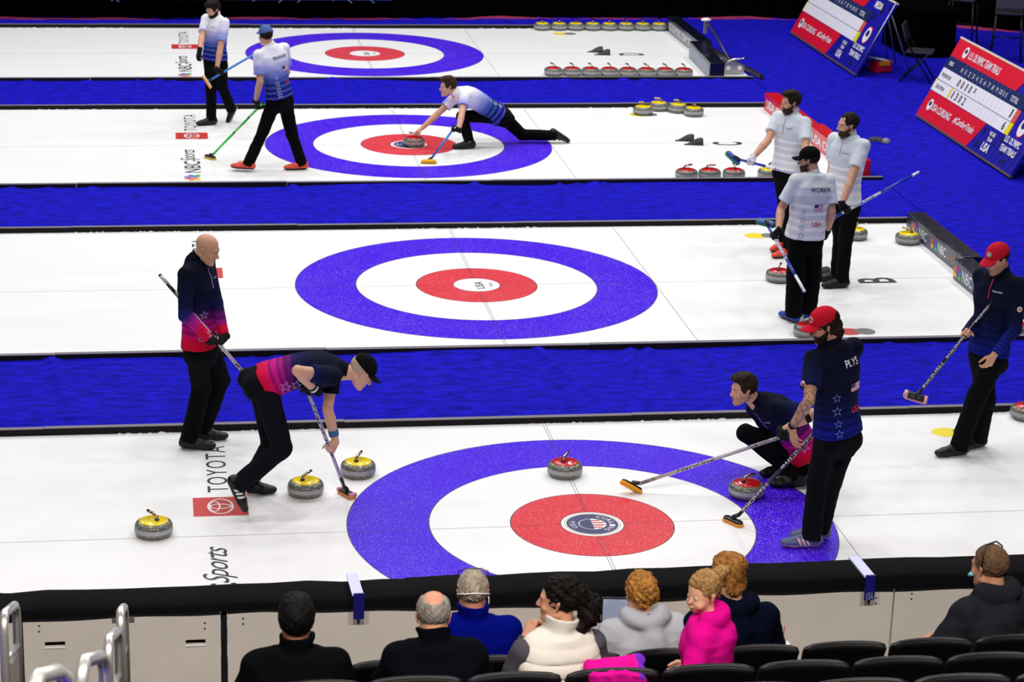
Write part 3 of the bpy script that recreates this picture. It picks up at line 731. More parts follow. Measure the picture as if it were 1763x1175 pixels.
# ------------------------------------------------------------------ stand: steps, seats, handrails
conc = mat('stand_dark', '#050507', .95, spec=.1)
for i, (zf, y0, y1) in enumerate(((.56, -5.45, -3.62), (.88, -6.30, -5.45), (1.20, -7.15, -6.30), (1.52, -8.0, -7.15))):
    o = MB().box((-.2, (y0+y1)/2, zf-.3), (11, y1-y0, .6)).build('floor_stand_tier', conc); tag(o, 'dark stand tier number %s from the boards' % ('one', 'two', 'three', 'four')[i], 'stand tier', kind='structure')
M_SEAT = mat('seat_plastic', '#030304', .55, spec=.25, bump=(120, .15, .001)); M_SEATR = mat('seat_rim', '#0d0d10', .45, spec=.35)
def make_seat():
    root = empty('stadium_seat'); nx, nz = 14, 10; V = []; F = []
    def P(u, v, o_):
        w_ = .215*(1-.10*(1-v)**2*0-.12*(1-v)); zz = .48+.40*v; x = u*w_
        zz += -.008*abs(u)**8*(v > .9)
        y = .0+.05*(1-v)-.035*u*u*v+o_
        y -= .07*v
        return (x, y, zz)
    n = 0
    for o_ in (0, -.03):
        for j in range(nz+1):
            for i in range(nx+1): V.append(P(-1+2*i/nx, j/nz, o_))
    A = (nx+1)*(nz+1)
    for j in range(nz):
        for i in range(nx):
            a = j*(nx+1)+i; F.append((a, a+1, a+nx+2, a+nx+1)); F.append((A+a, A+a+nx+1, A+a+nx+2, A+a+1))
    for i in range(nx): a = nz*(nx+1)+i; F.append((a, a+1, A+a+1, A+a)); F.append((i+1, i, A+i, A+i+1))
    for j in range(nz):
        a = j*(nx+1); F.append((a+nx+1, a, A+a, A+a+nx+1)); a += nx; F.append((a, a+nx+1, A+a+nx+1, A+a))
    mesh_obj('backrest', V, F, M_SEAT, root, True)
    rim = [Vector(P(u, v, -.015)) for u, v in [(-1, .15), (-1, .5), (-1, .8), (-.995, .95), (-.965, .99)]+[(-.8+.2*i, 1.0) for i in range(9)]+[(.965, .99), (.995, .95), (1, .8), (1, .5), (1, .15)]]
    MB().tube(rim, .0125, 8).build('rim', M_SEATR, root, True)
    MB().box((0, .26, .44), (.42, .42, .045), bev=.02).build('seat_pan', M_SEAT, root)
    for s_ in (-1, 1): MB().box((s_*.17, .12, .22), (.04, .30, .44), bev=.008).build('leg', M_SEATR, root)
    return root
seat0 = make_seat(); fs = [True]
def seat(x, y, zf, label, grp):
    o = seat0 if fs[0] else copy_tree(seat0); fs[0] = False
    o.location = (x, y, zf); tag(o, label, 'seat', grp)
row1 = [('in front of the dark-haired man', -2.50), ('left of the blue fleece', -2.03), ('under the man in the blue fleece', -1.565), ('behind the cream vest', -1.10), ('under the woman in the pale grey hoodie', -.633), ('under the boy in navy', -.165), ('left one of the two empty seats at the boards', .30), ('right one of the two empty seats at the boards', .765), ('under the man in the dark grey hoodie', 1.225), ('at the right end of the row', 1.69)]
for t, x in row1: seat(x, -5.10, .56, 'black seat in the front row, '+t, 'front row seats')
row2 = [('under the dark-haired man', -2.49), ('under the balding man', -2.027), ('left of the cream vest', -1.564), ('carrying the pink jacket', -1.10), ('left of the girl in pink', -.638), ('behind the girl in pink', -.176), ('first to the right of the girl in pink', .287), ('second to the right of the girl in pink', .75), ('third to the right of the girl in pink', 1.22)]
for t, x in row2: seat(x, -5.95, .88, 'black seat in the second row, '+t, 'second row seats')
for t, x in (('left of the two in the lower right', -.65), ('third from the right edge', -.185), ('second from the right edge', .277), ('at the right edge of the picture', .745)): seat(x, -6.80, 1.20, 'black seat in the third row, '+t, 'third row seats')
M_RAIL = mat('rail_alu', '#dcdad2', .3, .75); M_RPAN = mat('rail_panel', '#8c847c', .5)
def handrail(x, y0, z0, y1, z1, r, label, grp, dx=0):
    root = empty('handrail', (x, (y0+y1)/2, z0-1.0)); tag(root, label, 'handrail', grp)
    def L(y, z_): return (dx*((y-y0)/(y1-y0)), y-(y0+y1)/2, z_-(z0-1.0))
    pts = [L(y0, z0-.85), L(y0, z0-.08), L(y0-.02, z0-.03), L(y0-.06, z0+.01), L(y1+.06, z1-.005), L(y1+.02, z1-.03), L(y1, z1-.08), L(y1, z1-1.0)]
    MB().tube(pts, r, 14).build('top_tube', M_RAIL, root, True)
    a, b_ = Vector(L(y0, z0-.22)), Vector(L(y1, z1-.22)); MB().tube([a, b_], r*.7, 10).build('mid_tube', M_RAIL, root, True)
    V = [L(y0-.02, z0-.24), L(y1+.02, z1-.24), L(y1+.02, z1-.95), L(y0-.02, z0-.82)]
    mesh_obj('infill_panel', [(q+.006, v[1], v[2]) for q in (0, -.012) for v in V], [(0, 1, 2, 3), (7, 6, 5, 4), (0, 4, 5, 1), (1, 5, 6, 2), (2, 6, 7, 3), (3, 7, 4, 0)], M_RPAN, root)
G1 = 'handrails stepping up the aisle'
handrail(-3.352, -5.38, 1.89, -5.74, 1.995, .021, 'silver handrail section nearest the boards, right side of the aisle', G1, -.012)
handrail(-3.358, -6.38, 2.228, -6.80, 2.348, .021, 'second silver handrail section up the aisle, right side', G1, -.035)
handrail(-3.375, -7.83, 2.80, -8.15, 2.895, .025, 'third silver handrail section up the aisle, right side', G1, -.075)
handrail(-3.44, -9.25, 3.43, -9.48, 3.485, .024, 'blurred nearest silver handrail section at the bottom left', G1, -.10)
handrail(-3.858, -5.38, 1.922, -5.86, 2.06, .021, 'silver handrail section nearest the boards, at the left edge', G1, -.025)
handrail(-3.92, -6.6, 2.36, -7.6, 2.76, .023, 'silver handrail section cut by the left edge', G1)
# ------------------------------------------------------------------ figures: implicit surfaces meshed with numpy
A_ = lambda v: np.array(v, dtype=np.float32)
def nz(v):
    v = np.array(v, dtype=np.float64); return v/max(1e-9, np.linalg.norm(v))
def cone(a, b, ra, rb, flat=None, cut=(False, False)):
    """tapered capsule a->b; flat=(axis, factor) squashes it; cut gives flat ends"""
    a, b = A_(a), A_(b); ab = b-a; L = float(np.linalg.norm(ab)); t_ = ab/max(L, 1e-6)
    if flat: fa = A_(flat[0]); fa = fa-t_*(fa@t_); fa = fa/max(1e-6, np.linalg.norm(fa)); k = flat[1]
    def d(P):
        q = P-a; s = q@t_; h = np.clip(s/max(L, 1e-6), 0, 1); r = ra+(rb-ra)*h
        q = q-(h*L)[:, None]*t_
        if flat:
            c = q@fa; q = q+((1/k-1)*c)[:, None]*fa
            l = np.sqrt((q*q).sum(1)); g = l/np.maximum(r, 1e-4); o = (l-r)*np.where(l > 1e-5, 1/np.sqrt(1+((1/k)**2-1)*np.clip((c/k/np.maximum(l, 1e-5))**2, 0, 1)), k)
        else: o = np.sqrt((q*q).sum(1))-r
        if cut[0]: o = np.maximum(o, -s)
        if cut[1]: o = np.maximum(o, s-L)
        return o
    return d
def ell(c, rad, ax=None):
    c, rad = A_(c), A_(rad); ax = A_(np.eye(3) if ax is None else ax)
    def d(P):
        q = (P-c)@ax.T; k0 = np.sqrt(((q/rad)**2).sum(1)); k1 = np.sqrt(((q/rad**2)**2).sum(1))
        return np.where(k0 < 1e-3, -rad.min(), k0*(k0-1)/np.maximum(k1, 1e-6))
    return d
def half(c, n):
    c, n = A_(c), A_(nz(n)); return lambda P: (P-c)@n
def rbox(c, hs, ax, r):
    c, hs, ax = A_(c), A_(hs), A_(ax)
    def d(P):
        q = np.abs((P-c)@ax.T)-(hs-r); return np.sqrt((np.maximum(q, 0)**2).sum(1))+np.minimum(q.max(1), 0)-r
    return d
class Spine:
    """bent torso with elliptical sections"""
    def __init__(s, J, bow=(0, 0, 0), n=9, scale=1.0, fat=1.0):
        a, b = A_(J['pelvis']), A_(J['neck']); up = nz(b-a); s.up = A_(up)
        rt0 = nz(A_(J['hipR'])-A_(J['hipL'])); rt1 = nz(A_(J['shR'])-A_(J['shL']))
        m = (a+b)/2+A_(bow)*2
        t = np.linspace(0, 1, n)[:, None]; P = (1-t)**2*a+2*t*(1-t)*m+t*t*b
        if 'down' in J: lo = a+A_(J['down'])*.14*scale
        else: lo = a-A_(up)*.14*scale
        s.pts = np.vstack([lo[None], P]).astype(np.float32)
        seg = np.linalg.norm(np.diff(s.pts, axis=0), axis=1); s.cum = np.concatenate([[-seg[0]], -seg[0]+np.cumsum(seg)]); s.L = s.cum[-1]; s.k = s.L/.62; s.sc = scale; s.fat = fat
        s.rt0, s.rt1 = A_(rt0), A_(rt1)
    def coords(s, P):
        best = np.full(len(P), 1e9, np.float32); S = np.zeros(len(P), np.float32); Q = np.zeros_like(P); AX = np.zeros(len(P), np.float32); T = np.zeros_like(P)
        n = len(s.pts)-1
        for i in range(n):
            a, b = s.pts[i], s.pts[i+1]; ab = b-a; L = np.linalg.norm(ab); t_ = ab/L; q = P-a; h = (q@t_)/L
            lo = -9 if i == 0 else 0; hi = 9 if i == n-1 else 1
            hc = np.clip(h, lo, hi); qq = q-(hc*L)[:, None]*t_; d = (qq*qq).sum(1)
            m = d < best; best = np.where(m, d, best); S = np.where(m, s.cum[i]+hc*L, S); Q[m] = qq[m]; T[m] = t_
        return S, Q, T
    TB = [(-.20, .085, .08), (-.12, .130, .105), (-.05, .158, .118), (.04, .155, .116), (.18, .143, .104), (.30, .156, .110), (.42, .178, .120), (.50, .168, .108), (.56, .115, .082), (.62, .062, .062), (.70, .05, .05)]
    def prim(s, infl=0.0, lo=None, hi=None, flare=0.0, tbl=None):
        tb = tbl or s.TB; xs = [t[0]*s.k for t in tb]; ws = [t[1]*s.sc*s.fat for t in tb]; ds = [t[2]*s.sc*s.fat for t in tb]
        def d(P):
            S, Q, T = s.coords(P); f = np.clip(S/s.L, 0, 1)[:, None]; rt = s.rt0*(1-f)+s.rt1*f
            rt = rt-T*(rt*T).sum(1)[:, None]; rt = rt/np.maximum(1e-6, np.linalg.norm(rt, axis=1))[:, None]
            x = (Q*rt).sum(1); y = (Q*np.cross(rt, T)).sum(1)
            fl = infl+flare*np.clip(-(S-.15)/.25, 0, 1)
            w_ = np.interp(S, xs, ws).astype(np.float32)+fl; dd = np.interp(S, xs, ds).astype(np.float32)+fl
            g = (np.abs(x/w_)**2.5+np.abs(y/dd)**2.5)**(1/2.5); l = np.sqrt(x*x+y*y)
            o = np.where(g > 1e-3, l*(1-1/np.maximum(g, 1e-3)), -np.minimum(w_, dd))
            o = np.clip(o, -.2, None)
            a = (lo if lo is not None else -.15)-S; b = S-(hi if hi is not None else s.L+.02)
            return np.maximum(o, np.maximum(a, b))
        return d
def smin(a, b, k):
    if k <= 0: return np.minimum(a, b)
    h = np.clip(.5+.5*(b-a)/k, 0, 1); return b*(1-h)+a*h-k*h*(1-h)
def smax(a, b, k): return -smin(-a, -b, k)
def ev(ops, P):
    D = np.full(len(P), 9.0, np.float32)
    for op, f, k in ops:
        v = f(P)
        if op == 'u': D = smin(D, v, k)
        elif op == 's': D = smax(D, -v, k)
        elif op == 'i': D = smax(D, v, k)
        elif op == 'd': D = D+v
    return D
NB = 8
def sdf_mesh(name, ops, h, bounds, colf, m, parent=None):
    lo, hi = np.array(bounds[0])-h*3, np.array(bounds[1])+h*3
    nb = np.ceil((hi-lo)/(h*NB)).astype(int)+1; dims = nb*NB
    bi = np.stack(np.meshgrid(*[np.arange(k) for k in nb], indexing='ij'), -1).reshape(-1, 3)
    C = (lo+(bi+.5)*h*NB-.5*h).astype(np.float32); Rr = h*NB*.87+h
    # sequential evaluation at block centres, with culling per operation
    Dc = np.full(len(C), 9.0, np.float32); need = []
    for op, f, k in ops:
        v = f(C) if op != 'd' else np.zeros(len(C), np.float32)
        if op == 'u': need.append(v-2.2*Rr < np.minimum(Dc+k, 2.5*Rr)); Dc = smin(Dc, v, k)
        elif op == 's': need.append(np.abs(v) < 9); need[-1] = v < 2.2*Rr+k; Dc = smax(Dc, -v, k)
        elif op == 'i': need.append(v > -2.2*Rr-k); Dc = smax(Dc, v, k)
        else: need.append(np.ones(len(C), bool))
    act = np.flatnonzero(np.abs(Dc) < 1.5*Rr+.012); 
    off = np.stack(np.meshgrid(*[np.arange(NB)]*3, indexing='ij'), -1).reshape(-1, 3)
    D = np.repeat(np.repeat(np.repeat(np.where(Dc < 0, -1, 1).astype(np.float32).reshape(nb), NB, 0), NB, 1), NB, 2)
    chunk = 600
    Dn = D.reshape(nb[0], NB, nb[1], NB, nb[2], NB)
    for c0 in range(0, len(act), chunk):
        ids = act[c0:c0+chunk]; P = (lo+(bi[ids][:, None, :]*NB+off[None])*h).astype(np.float32)
        V = np.full((len(ids), NB**3), 9.0, np.float32)
        for (op, f, k), nd in zip(ops, need):
            s_ = np.flatnonzero(nd[ids])
            if len(s_) == 0: continue
            v = f(P[s_].reshape(-1, 3)).reshape(len(s_), -1)
            if op == 'u': V[s_] = smin(V[s_], v, k)
            elif op == 's': V[s_] = smax(V[s_], -v, k)
            elif op == 'i': V[s_] = smax(V[s_], v, k)
            else: V[s_] = V[s_]+v
        b_ = bi[ids]; Dn[b_[:, 0], :, b_[:, 1], :, b_[:, 2], :] = V.reshape(-1, NB, NB, NB)
    D = Dn.reshape(dims)
    # surface nets
    I = D < 0; n0, n1, n2 = dims
    cnt = np.zeros((n0-1, n1-1, n2-1), np.uint8)
    for dx in (0, 1):
        for dy in (0, 1):
            for dz in (0, 1): cnt += I[dx:n0-1+dx, dy:n1-1+dy, dz:n2-1+dz]
    cell = np.argwhere((cnt > 0) & (cnt < 8)); del cnt
    if len(cell) == 0: print('EMPTY', name); return None
    vid = np.full((n0-1, n1-1, n2-1), -1, np.int32); vid[cell[:, 0], cell[:, 1], cell[:, 2]] = np.arange(len(cell))
    acc = np.zeros((len(cell), 3), np.float32); num = np.zeros(len(cell), np.float32)
    cor = np.array([(x, y, z) for x in (0, 1) for y in (0, 1) for z in (0, 1)])
    val = {tuple(c): D[cell[:, 0]+c[0], cell[:, 1]+c[1], cell[:, 2]+c[2]] for c in cor}
    for c in cor:
        for ax in range(3):
            if c[ax]: continue
            e = c.copy(); e[ax] = 1; a, b = val[tuple(c)], val[tuple(e)]; mm = (a < 0) != (b < 0)
            t = np.where(mm, a/np.where(np.abs(a-b) < 1e-9, 1e-9, a-b), 0); t = np.clip(t, 0, 1)
            p = np.repeat(c[None].astype(np.float32), len(cell), 0); p[:, ax] = t
            acc += p*mm[:, None]; num += mm
    V = (lo+(cell+acc/num[:, None])*h).astype(np.float32)
    Q = []
    for ax in range(3):
        u, v = (ax+1) % 3, (ax+2) % 3
        s0 = [slice(0, n-1) for n in dims]; s1 = list(s0); s1[ax] = slice(1, None)
        e = np.argwhere(I[tuple(s0)] != I[tuple(s1)])
        e = e[(e[:, u] > 0) & (e[:, v] > 0)]
        ins = I[e[:, 0], e[:, 1], e[:, 2]]
        def g(du, dv):
            q = e.copy(); q[:, u] -= du; q[:, v] -= dv; return vid[q[:, 0], q[:, 1], q[:, 2]]
        q = np.stack([g(1, 1), g(0, 1), g(0, 0), g(1, 0)], 1); q[~ins] = q[~ins][:, ::-1]; Q.append(q)
    Q = np.concatenate(Q); Q = Q[(Q >= 0).all(1)]
    return fast_mesh(name, V, Q, colf(V) if colf else None, m, parent)
def bnd(*pts, r=.15):
    P = np.array(pts); return P.min(0)-r, P.max(0)+r

# smooth pseudo-noise
_rk = np.random.default_rng(5); _K = nz(_rk.normal(size=(10, 3)).ravel()).reshape(10, 3); _K = np.array([nz(k) for k in _K]); _PH = _rk.uniform(0, 6.28, 10)
def wav(P, f, seed=0):
    o = 0
    for i in range(5):
        k = _K[(i+seed) % 10]*f*(1+.37*i); o = o+np.sin(P@k.astype(np.float32)+_PH[i]+1.7*np.sin(P@(_K[(i+seed+3) % 10]*f*.6).astype(np.float32)+_PH[(i+5) % 10]))
    return o/5
def folds(amp, f, seed=0, st=(1, 1, 1)):
    st = A_(st)
    return lambda P: -amp*(1-np.abs(wav(P*st, f, seed))*2.2)

# ------------------------------------------------------------------ head
class Frame:
    def __init__(s, o, fwd, up, sc):
        f = nz(fwd); u = np.array(up, float); u = nz(u-f*(u@f)); r = np.cross(f, u)
        s.o, s.ax, s.s = np.array(o, float), np.array([r, f, u]), sc
    def p(s, x, y, z): return s.o+(np.array((x, y, z))*s.s)@s.ax
    def v(s, x, y, z): return np.array((x, y, z))@s.ax
    def loc(s, P): return (P-A_(s.o))@A_(s.ax).T/s.s
    def ell(s, c, r): return ell(s.p(*c), np.array(r)*s.s, s.ax)
    def cone(s, a, b, ra, rb, **k): return cone(s.p(*a), s.p(*b), ra*s.s, rb*s.s, **k)
def head_ops(H, neck, female=False, child=False):
    e = H.ell; o = []
    if child:
        o = [('u', cone(np.array(neck)-H.v(0, 0, .02), H.p(0, -.02, -.02), .046*H.s, .042*H.s), .02), ('u', e((0, -.018, .045), (.076, .094, .085)), .02), ('u', e((0, .030, -.020), (.060, .056, .070)), .03), ('u', e((0, .058, -.068), (.028, .024, .022)), .025)]
        for s_ in (-1, 1):
            o += [('u', e((s_*.036, .060, -.036), (.024, .022, .022)), .02), ('s', e((s_*.030, .098, .008), (.017, .014, .011)), .014), ('u', e((s_*.030, .0715, .010), (.012, .012, .0105)), .004), ('u', H.cone((s_*.074, -.004, -.022), (s_*.081, -.014, .014), .008, .013, flat=(H.v(1, .25*s_, 0), .55)), .006)]
        o += [('u', H.cone((0, .084, .004), (0, .098, -.018), .006, .008), .008), ('u', e((0, .086, -.046), (.015, .010, .0055)), .004), ('u', e((0, .084, -.054), (.013, .010, .006)), .004)]
        return o
    o.append(('u', cone(np.array(neck)-H.v(0, 0, .02), H.p(0, -.028, -.02), .062*H.s*(.85 if female else 1), .054*H.s*(.85 if female else 1)), .02))
    o.append(('u', e((0, -.018, .045), (.074, .094, .083)), .02))
    o.append(('u', e((0, .026, -.020), (.060, .062, .080)), .03))
    o.append(('u', e((0, .045, -.075), (.040, .038, .036)), .025))
    o.append(('u', H.cone((-.048, .0, -.05), (-.012, .068, -.092), .022, .016), .02))
    o.append(('u', H.cone((.048, .0, -.05), (.012, .068, -.092), .022, .016), .02))
    o.append(('u', e((0, .074, -.095), (.018, .014, .014)), .015))
    o.append(('u', H.cone((-.034, .070, .030), (.034, .070, .030), .014, .014), .015))
    for s_ in (-1, 1):
        o.append(('u', e((s_*.042, .060, -.022), (.018, .018, .016)), .02))
        o.append(('s', e((s_*.031, .097, .010), (.016, .016, .011)), .012))
        o.append(('u', e((s_*.031, .074, .010), (.013, .013, .012)), .003))
    o.append(('u', H.cone((0, .080, .018), (0, .105, -.020), .008, .0105), .008))
    o.append(('u', H.cone((-.011, .094, -.024), (.011, .094, -.024), .0075, .0075), .006))
    o.append(('u', e((0, .084, -.050), (.022, .012, .006)), .005)); o.append(('u', e((0, .083, -.060), (.018, .012, .0065)), .005))
    o.append(('s', e((0, .098, -.0545), (.020, .007, .0015)), .002))
    for s_ in (-1, 1):
        o.append(('u', H.cone((s_*.073, -.004, -.022), (s_*.080, -.014, .018), .008, .013, flat=(H.v(1, .25*s_, 0), .55)), .006))
        o.append(('s', e((s_*.088, -.004, .004), (.007, .008, .014)), .004))
    return o
def skin_color(H, base, lips=True, brow=None, stub=None, hands=None, tattoo=None):
    b = np.array(s2l(base))
    def f(V):
        L = H.loc(V); x, y, z = L[:, 0], L[:, 1], L[:, 2]; C = np.tile(b, (len(V), 1)); near = (np.abs(L).max(1) < .2)
        def mixc(mask, col, a): C[mask] = C[mask]*(1-a)+np.array(s2l(col))*a
        ck = near & ((np.abs(x)-.042)**2+(z+.022)**2 < .018**2) & (y > .03); mixc(ck, '#c4604e', .08)
        mixc(near & (y > .088) & (z < .0) & (z > -.035), '#c0584a', .08)
        ear = near & (np.abs(x) > .070) & (np.abs(z) < .04) & (y < .02); mixc(ear, '#c0503c', .15)
        if stub: mixc(near & (z < -.028) & (y > -.01) & ((z < -.045) | (np.abs(x) > .03)) & (z > -.12), stub[0], stub[1])
        if lips: mixc(near & (y > .075) & (z > -.066) & (z < -.044) & (np.abs(x) < .021), '#a8504a', .55)
        if brow: mixc(near & (y > .05) & (np.abs(z-.030+.15*(np.abs(x)-.03)) < .0052) & (np.abs(x) > .012) & (np.abs(x) < .048), brow, .75)
        for s_ in (-1, 1):
            d2 = np.sqrt((x-s_*.031)**2+((z-.010)*1.5)**2)
            mixc(near & (y > .06) & (d2 < .0125) & (d2 > .0095), '#4a2c24', .5)
            mixc(near & (y > .06) & (d2 <= .0098), '#e8e2dc', .85)
            mixc(near & (y > .06) & (np.sqrt((x-s_*.031)**2+(z-.010)**2) < .0052), '#1c1410', .95)
        if tattoo is not None:
            a_, b_, r_ = tattoo; a_ = A_(a_); ab = A_(b_)-a_; q = V-a_; t = (q@ab)/(ab@ab)
            m = (t > -.3) & (t < 1.0) & (np.linalg.norm(q-np.clip(t, 0, 1)[:, None]*ab, axis=1) < r_) & (wav(V, 90, 2) > -.05)
            mixc(m, '#3c4a50', .55)
        return C.astype(np.float32)
    return f

HAIRC = {}
def hair_color(c1, c2, f=140, st=(1, 1, .25)):
    a, b = np.array(s2l(c1)), np.array(s2l(c2))
    def g(V):
        t = np.clip(.5+.45*wav(V*A_(st), f*1.5, 1)+.3*wav(V*A_(st), f*.4, 4), 0, 1)[:, None]; return (a*(1-t)+b*t).astype(np.float32)
    return g
def hair_ops(H, style):
    e = H.ell; o = []
    if style in ('short', 'quiff', 'recede', 'thick'):
        g = {'short': .0, 'quiff': .004, 'recede': .0, 'thick': .008}[style]
        o.append(('u', e((0, -.022, .046), (.081+g, .101+g, .093+g)), 0))
        if style == 'quiff': o.append(('u', e((0, .052, .112), (.058, .045, .026)), .03)); o.append(('u', e((0, .0, .118), (.07, .07, .03)), .02))
        if style == 'thick': o.append(('u', e((0, .03, .11), (.07, .06, .035)), .03))
        zf = {'short': .075, 'quiff': .085, 'recede': .095, 'thick': .070}[style]
        o.append(('s', rbox(H.p(0, .15, zf-.15), np.array((.10, .105, .15))*H.s, H.ax, .03*H.s), .01))
        if style == 'recede':
            for s_ in (-1, 1): o.append(('s', e((s_*.05, .085, .10), (.03, .045, .035)), .012))
        for s_ in (-1, 1): o.append(('s', e((s_*.085, -.004, -.004), (.022, .017, .028)), .006))
        for s_ in (-1, 1): o.append(('s', e((s_*.085, .012, -.045), (.04, .045, .042)), .01))
        o.append(('i', half(H.p(0, -.08, -.045), H.v(0, -.25, -1)), .012))
        o.append(('d', lambda P: -.0035*wav(P, 170, 2)-.003*wav(P, 70, 4), 0))
    elif style == 'balding':
        o.append(('u', e((0, -.022, .044), (.081, .101, .090)), 0))
        o.append(('s', e((0, .01, .135), (.054, .110, .055)), .02)); o.append(('s', e((0, -.075, .112), (.046, .05, .060)), .015))
        o.append(('s', rbox(H.p(0, .15, -.03), np.array((.10, .11, .15))*H.s, H.ax, .03*H.s), .01))
        for s_ in (-1, 1): o.append(('s', e((s_*.085, -.004, -.004), (.022, .017, .028)), .006)); o.append(('s', e((s_*.085, .012, -.045), (.04, .045, .042)), .01))
        o.append(('i', half(H.p(0, -.08, -.05), H.v(0, -.2, -1)), .012)); o.append(('d', lambda P: -.003*wav(P, 170, 2), 0))
    elif style in ('curly_back', 'wavy_pony', 'messy_bun', 'child_bun', 'tousled'):
        o.append(('u', e((0, -.024, .046), (.084, .105, .096)), 0))
        o.append(('s', rbox(H.p(0, .15, -.075), np.array((.095, .10, .15))*H.s, H.ax, .03*H.s), .012))
        for s_ in (-1, 1): o.append(('s', e((s_*.088, -.002, -.006), (.022, .017, .024)), .006))
        o.append(('i', half(H.p(0, -.07, -.06), H.v(0, -.2, -1)), .015))
        if style == 'curly_back':
            for c, r in (((0, -.085, -.02), .055), ((.03, -.085, -.065), .045), ((-.035, -.08, -.06), .045), ((0, -.07, -.10), .042), ((.05, -.045, -.03), .035), ((-.05, -.045, -.03), .035)): o.append(('u', e(c, (r, r*.9, r)), .015))
            o.append(('d', lambda P: -.008*wav(P, 95, 2)-.005*wav(P, 190, 6), 0))
        if style == 'wavy_pony':
            for c, r in (((.02, -.105, .03), (.060, .050, .060)), ((.035, -.145, -.025), (.070, .062, .065)), ((.045, -.145, -.085), (.062, .055, .055)), ((.01, -.115, -.125), (.045, .04, .04)), ((.09, -.13, -.05), (.038, .038, .045)), ((-.01, -.16, -.06), (.04, .035, .04))): o.append(('u', e(c, r), .02))
            o.append(('d', lambda P: -.010*wav(P, 85, 2)-.005*wav(P, 190, 6), 0))
        if style == 'messy_bun':
            for c, r in (((0, -.095, .055), (.05, .04, .045)), ((.035, -.085, .02), (.04, .035, .04)), ((-.03, -.09, .01), (.035, .035, .035)), ((.055, -.05, -.01), (.035, .035, .04)), ((-.01, -.08, -.03), (.04, .03, .03))): o.append(('u', e(c, r), .018))
            o.append(('d', lambda P: -.009*wav(P, 100, 2)-.005*wav(P, 210, 6), 0))
        if style == 'child_bun':
            o.append(('u', e((0, -.135, .085), (.042, .045, .042)), .012)); o.append(('u', e((.02, -.165, .06), (.03, .035, .035)), .015)); o.append(('u', e((0, -.11, -.02), (.025, .02, .05)), .02)); o.append(('u', e((-.02, -.165, .10), (.022, .03, .02)), .01))
            o.append(('d', lambda P: -.004*wav(P, 120, 2)-.003*wav(P, 220, 6), 0))
        if style == 'tousled':
            o.append(('u', e((0, -.03, .09), (.09, .10, .06)), .02)); o.append(('u', e((0, -.09, -.02), (.062, .03, .06)), .02))
            o.append(('d', lambda P: -.006*wav(P*A_((1, 1, .6)), 100, 2)-.004*wav(P, 210, 6), 0))
    elif style == 'nape':   # what shows below a cap
        o.append(('u', e((0, -.022, .040), (.0785, .098, .084)), 0))
        o.append(('s', rbox(H.p(0, .15, -.05), np.array((.10, .12, .20))*H.s, H.ax, .03*H.s), .01))
        for s_ in (-1, 1): o.append(('s', e((s_*.085, -.004, -.004), (.022, .017, .028)), .006)); o.append(('s', e((s_*.085, .012, -.045), (.04, .045, .042)), .01))
        o.append(('i', half(H.p(0, -.08, -.045), H.v(0, -.2, -1)), .012)); o.append(('i', half(H.p(0, 0, .066), H.v(0, 0, 1)), .004)); o.append(('d', lambda P: -.0012*wav(P, 170, 2), 0))
    return o
def beard_ops(H, g=.0):
    e = H.ell
    o = [('u', e((0, .022, -.052), (.068+g, .0690+g, .060+g)), 0), ('u', H.cone((.064, -.004, -.018), (.040, .052, -.082), .014, .022), .01), ('u', H.cone((-.064, -.004, -.018), (-.040, .052, -.082), .014, .022), .01), ('u', e((0, .054, -.087), (.038, .037, .034+g)), .02),
         ('s', e((0, .110, .005), (.05, .05, .048)), .008), ('s', e((0, .099, -.054), (.014, .012, .005)), .003)]
    for s_ in (-1, 1): o.append(('s', e((s_*.050, .088, -.012), (.030, .05, .024)), .01))
    o += [('i', half(H.p(0, -.012, 0), H.v(0, -1, .25)), .008), ('i', half(H.p(0, 0, .0), H.v(0, 0, 1)), .01), ('d', lambda P: -.002*wav(P, 180, 2), 0)]
    return o
def cap_ops(H, tall=.0):
    e = H.ell
    o = [('u', e((0, -.018, .052+tall*.3), (.086, .106, .094+tall)), 0), ('i', half(H.p(0, 0, .040), H.v(0, -.14, -1)), .003)]
    return o
def brim_ops(H, tilt=0.0):
    c = A_(H.o); ax = A_(H.ax); s_ = H.s
    def d(P):
        L = (P-c)@ax.T/s_; x, y, z = L[:, 0], L[:, 1], L[:, 2]
        zc = .054-5.0*x*x-tilt*(y-.07)-.10*(y-.07); q = np.sqrt((x/.076)**2+((y-.075)/.085)**2)
        return np.maximum(np.maximum((q-1)*.07, np.abs(z-zc)-.0035), -(y-.05))*s_*.8
    return [('u', d, 0)]

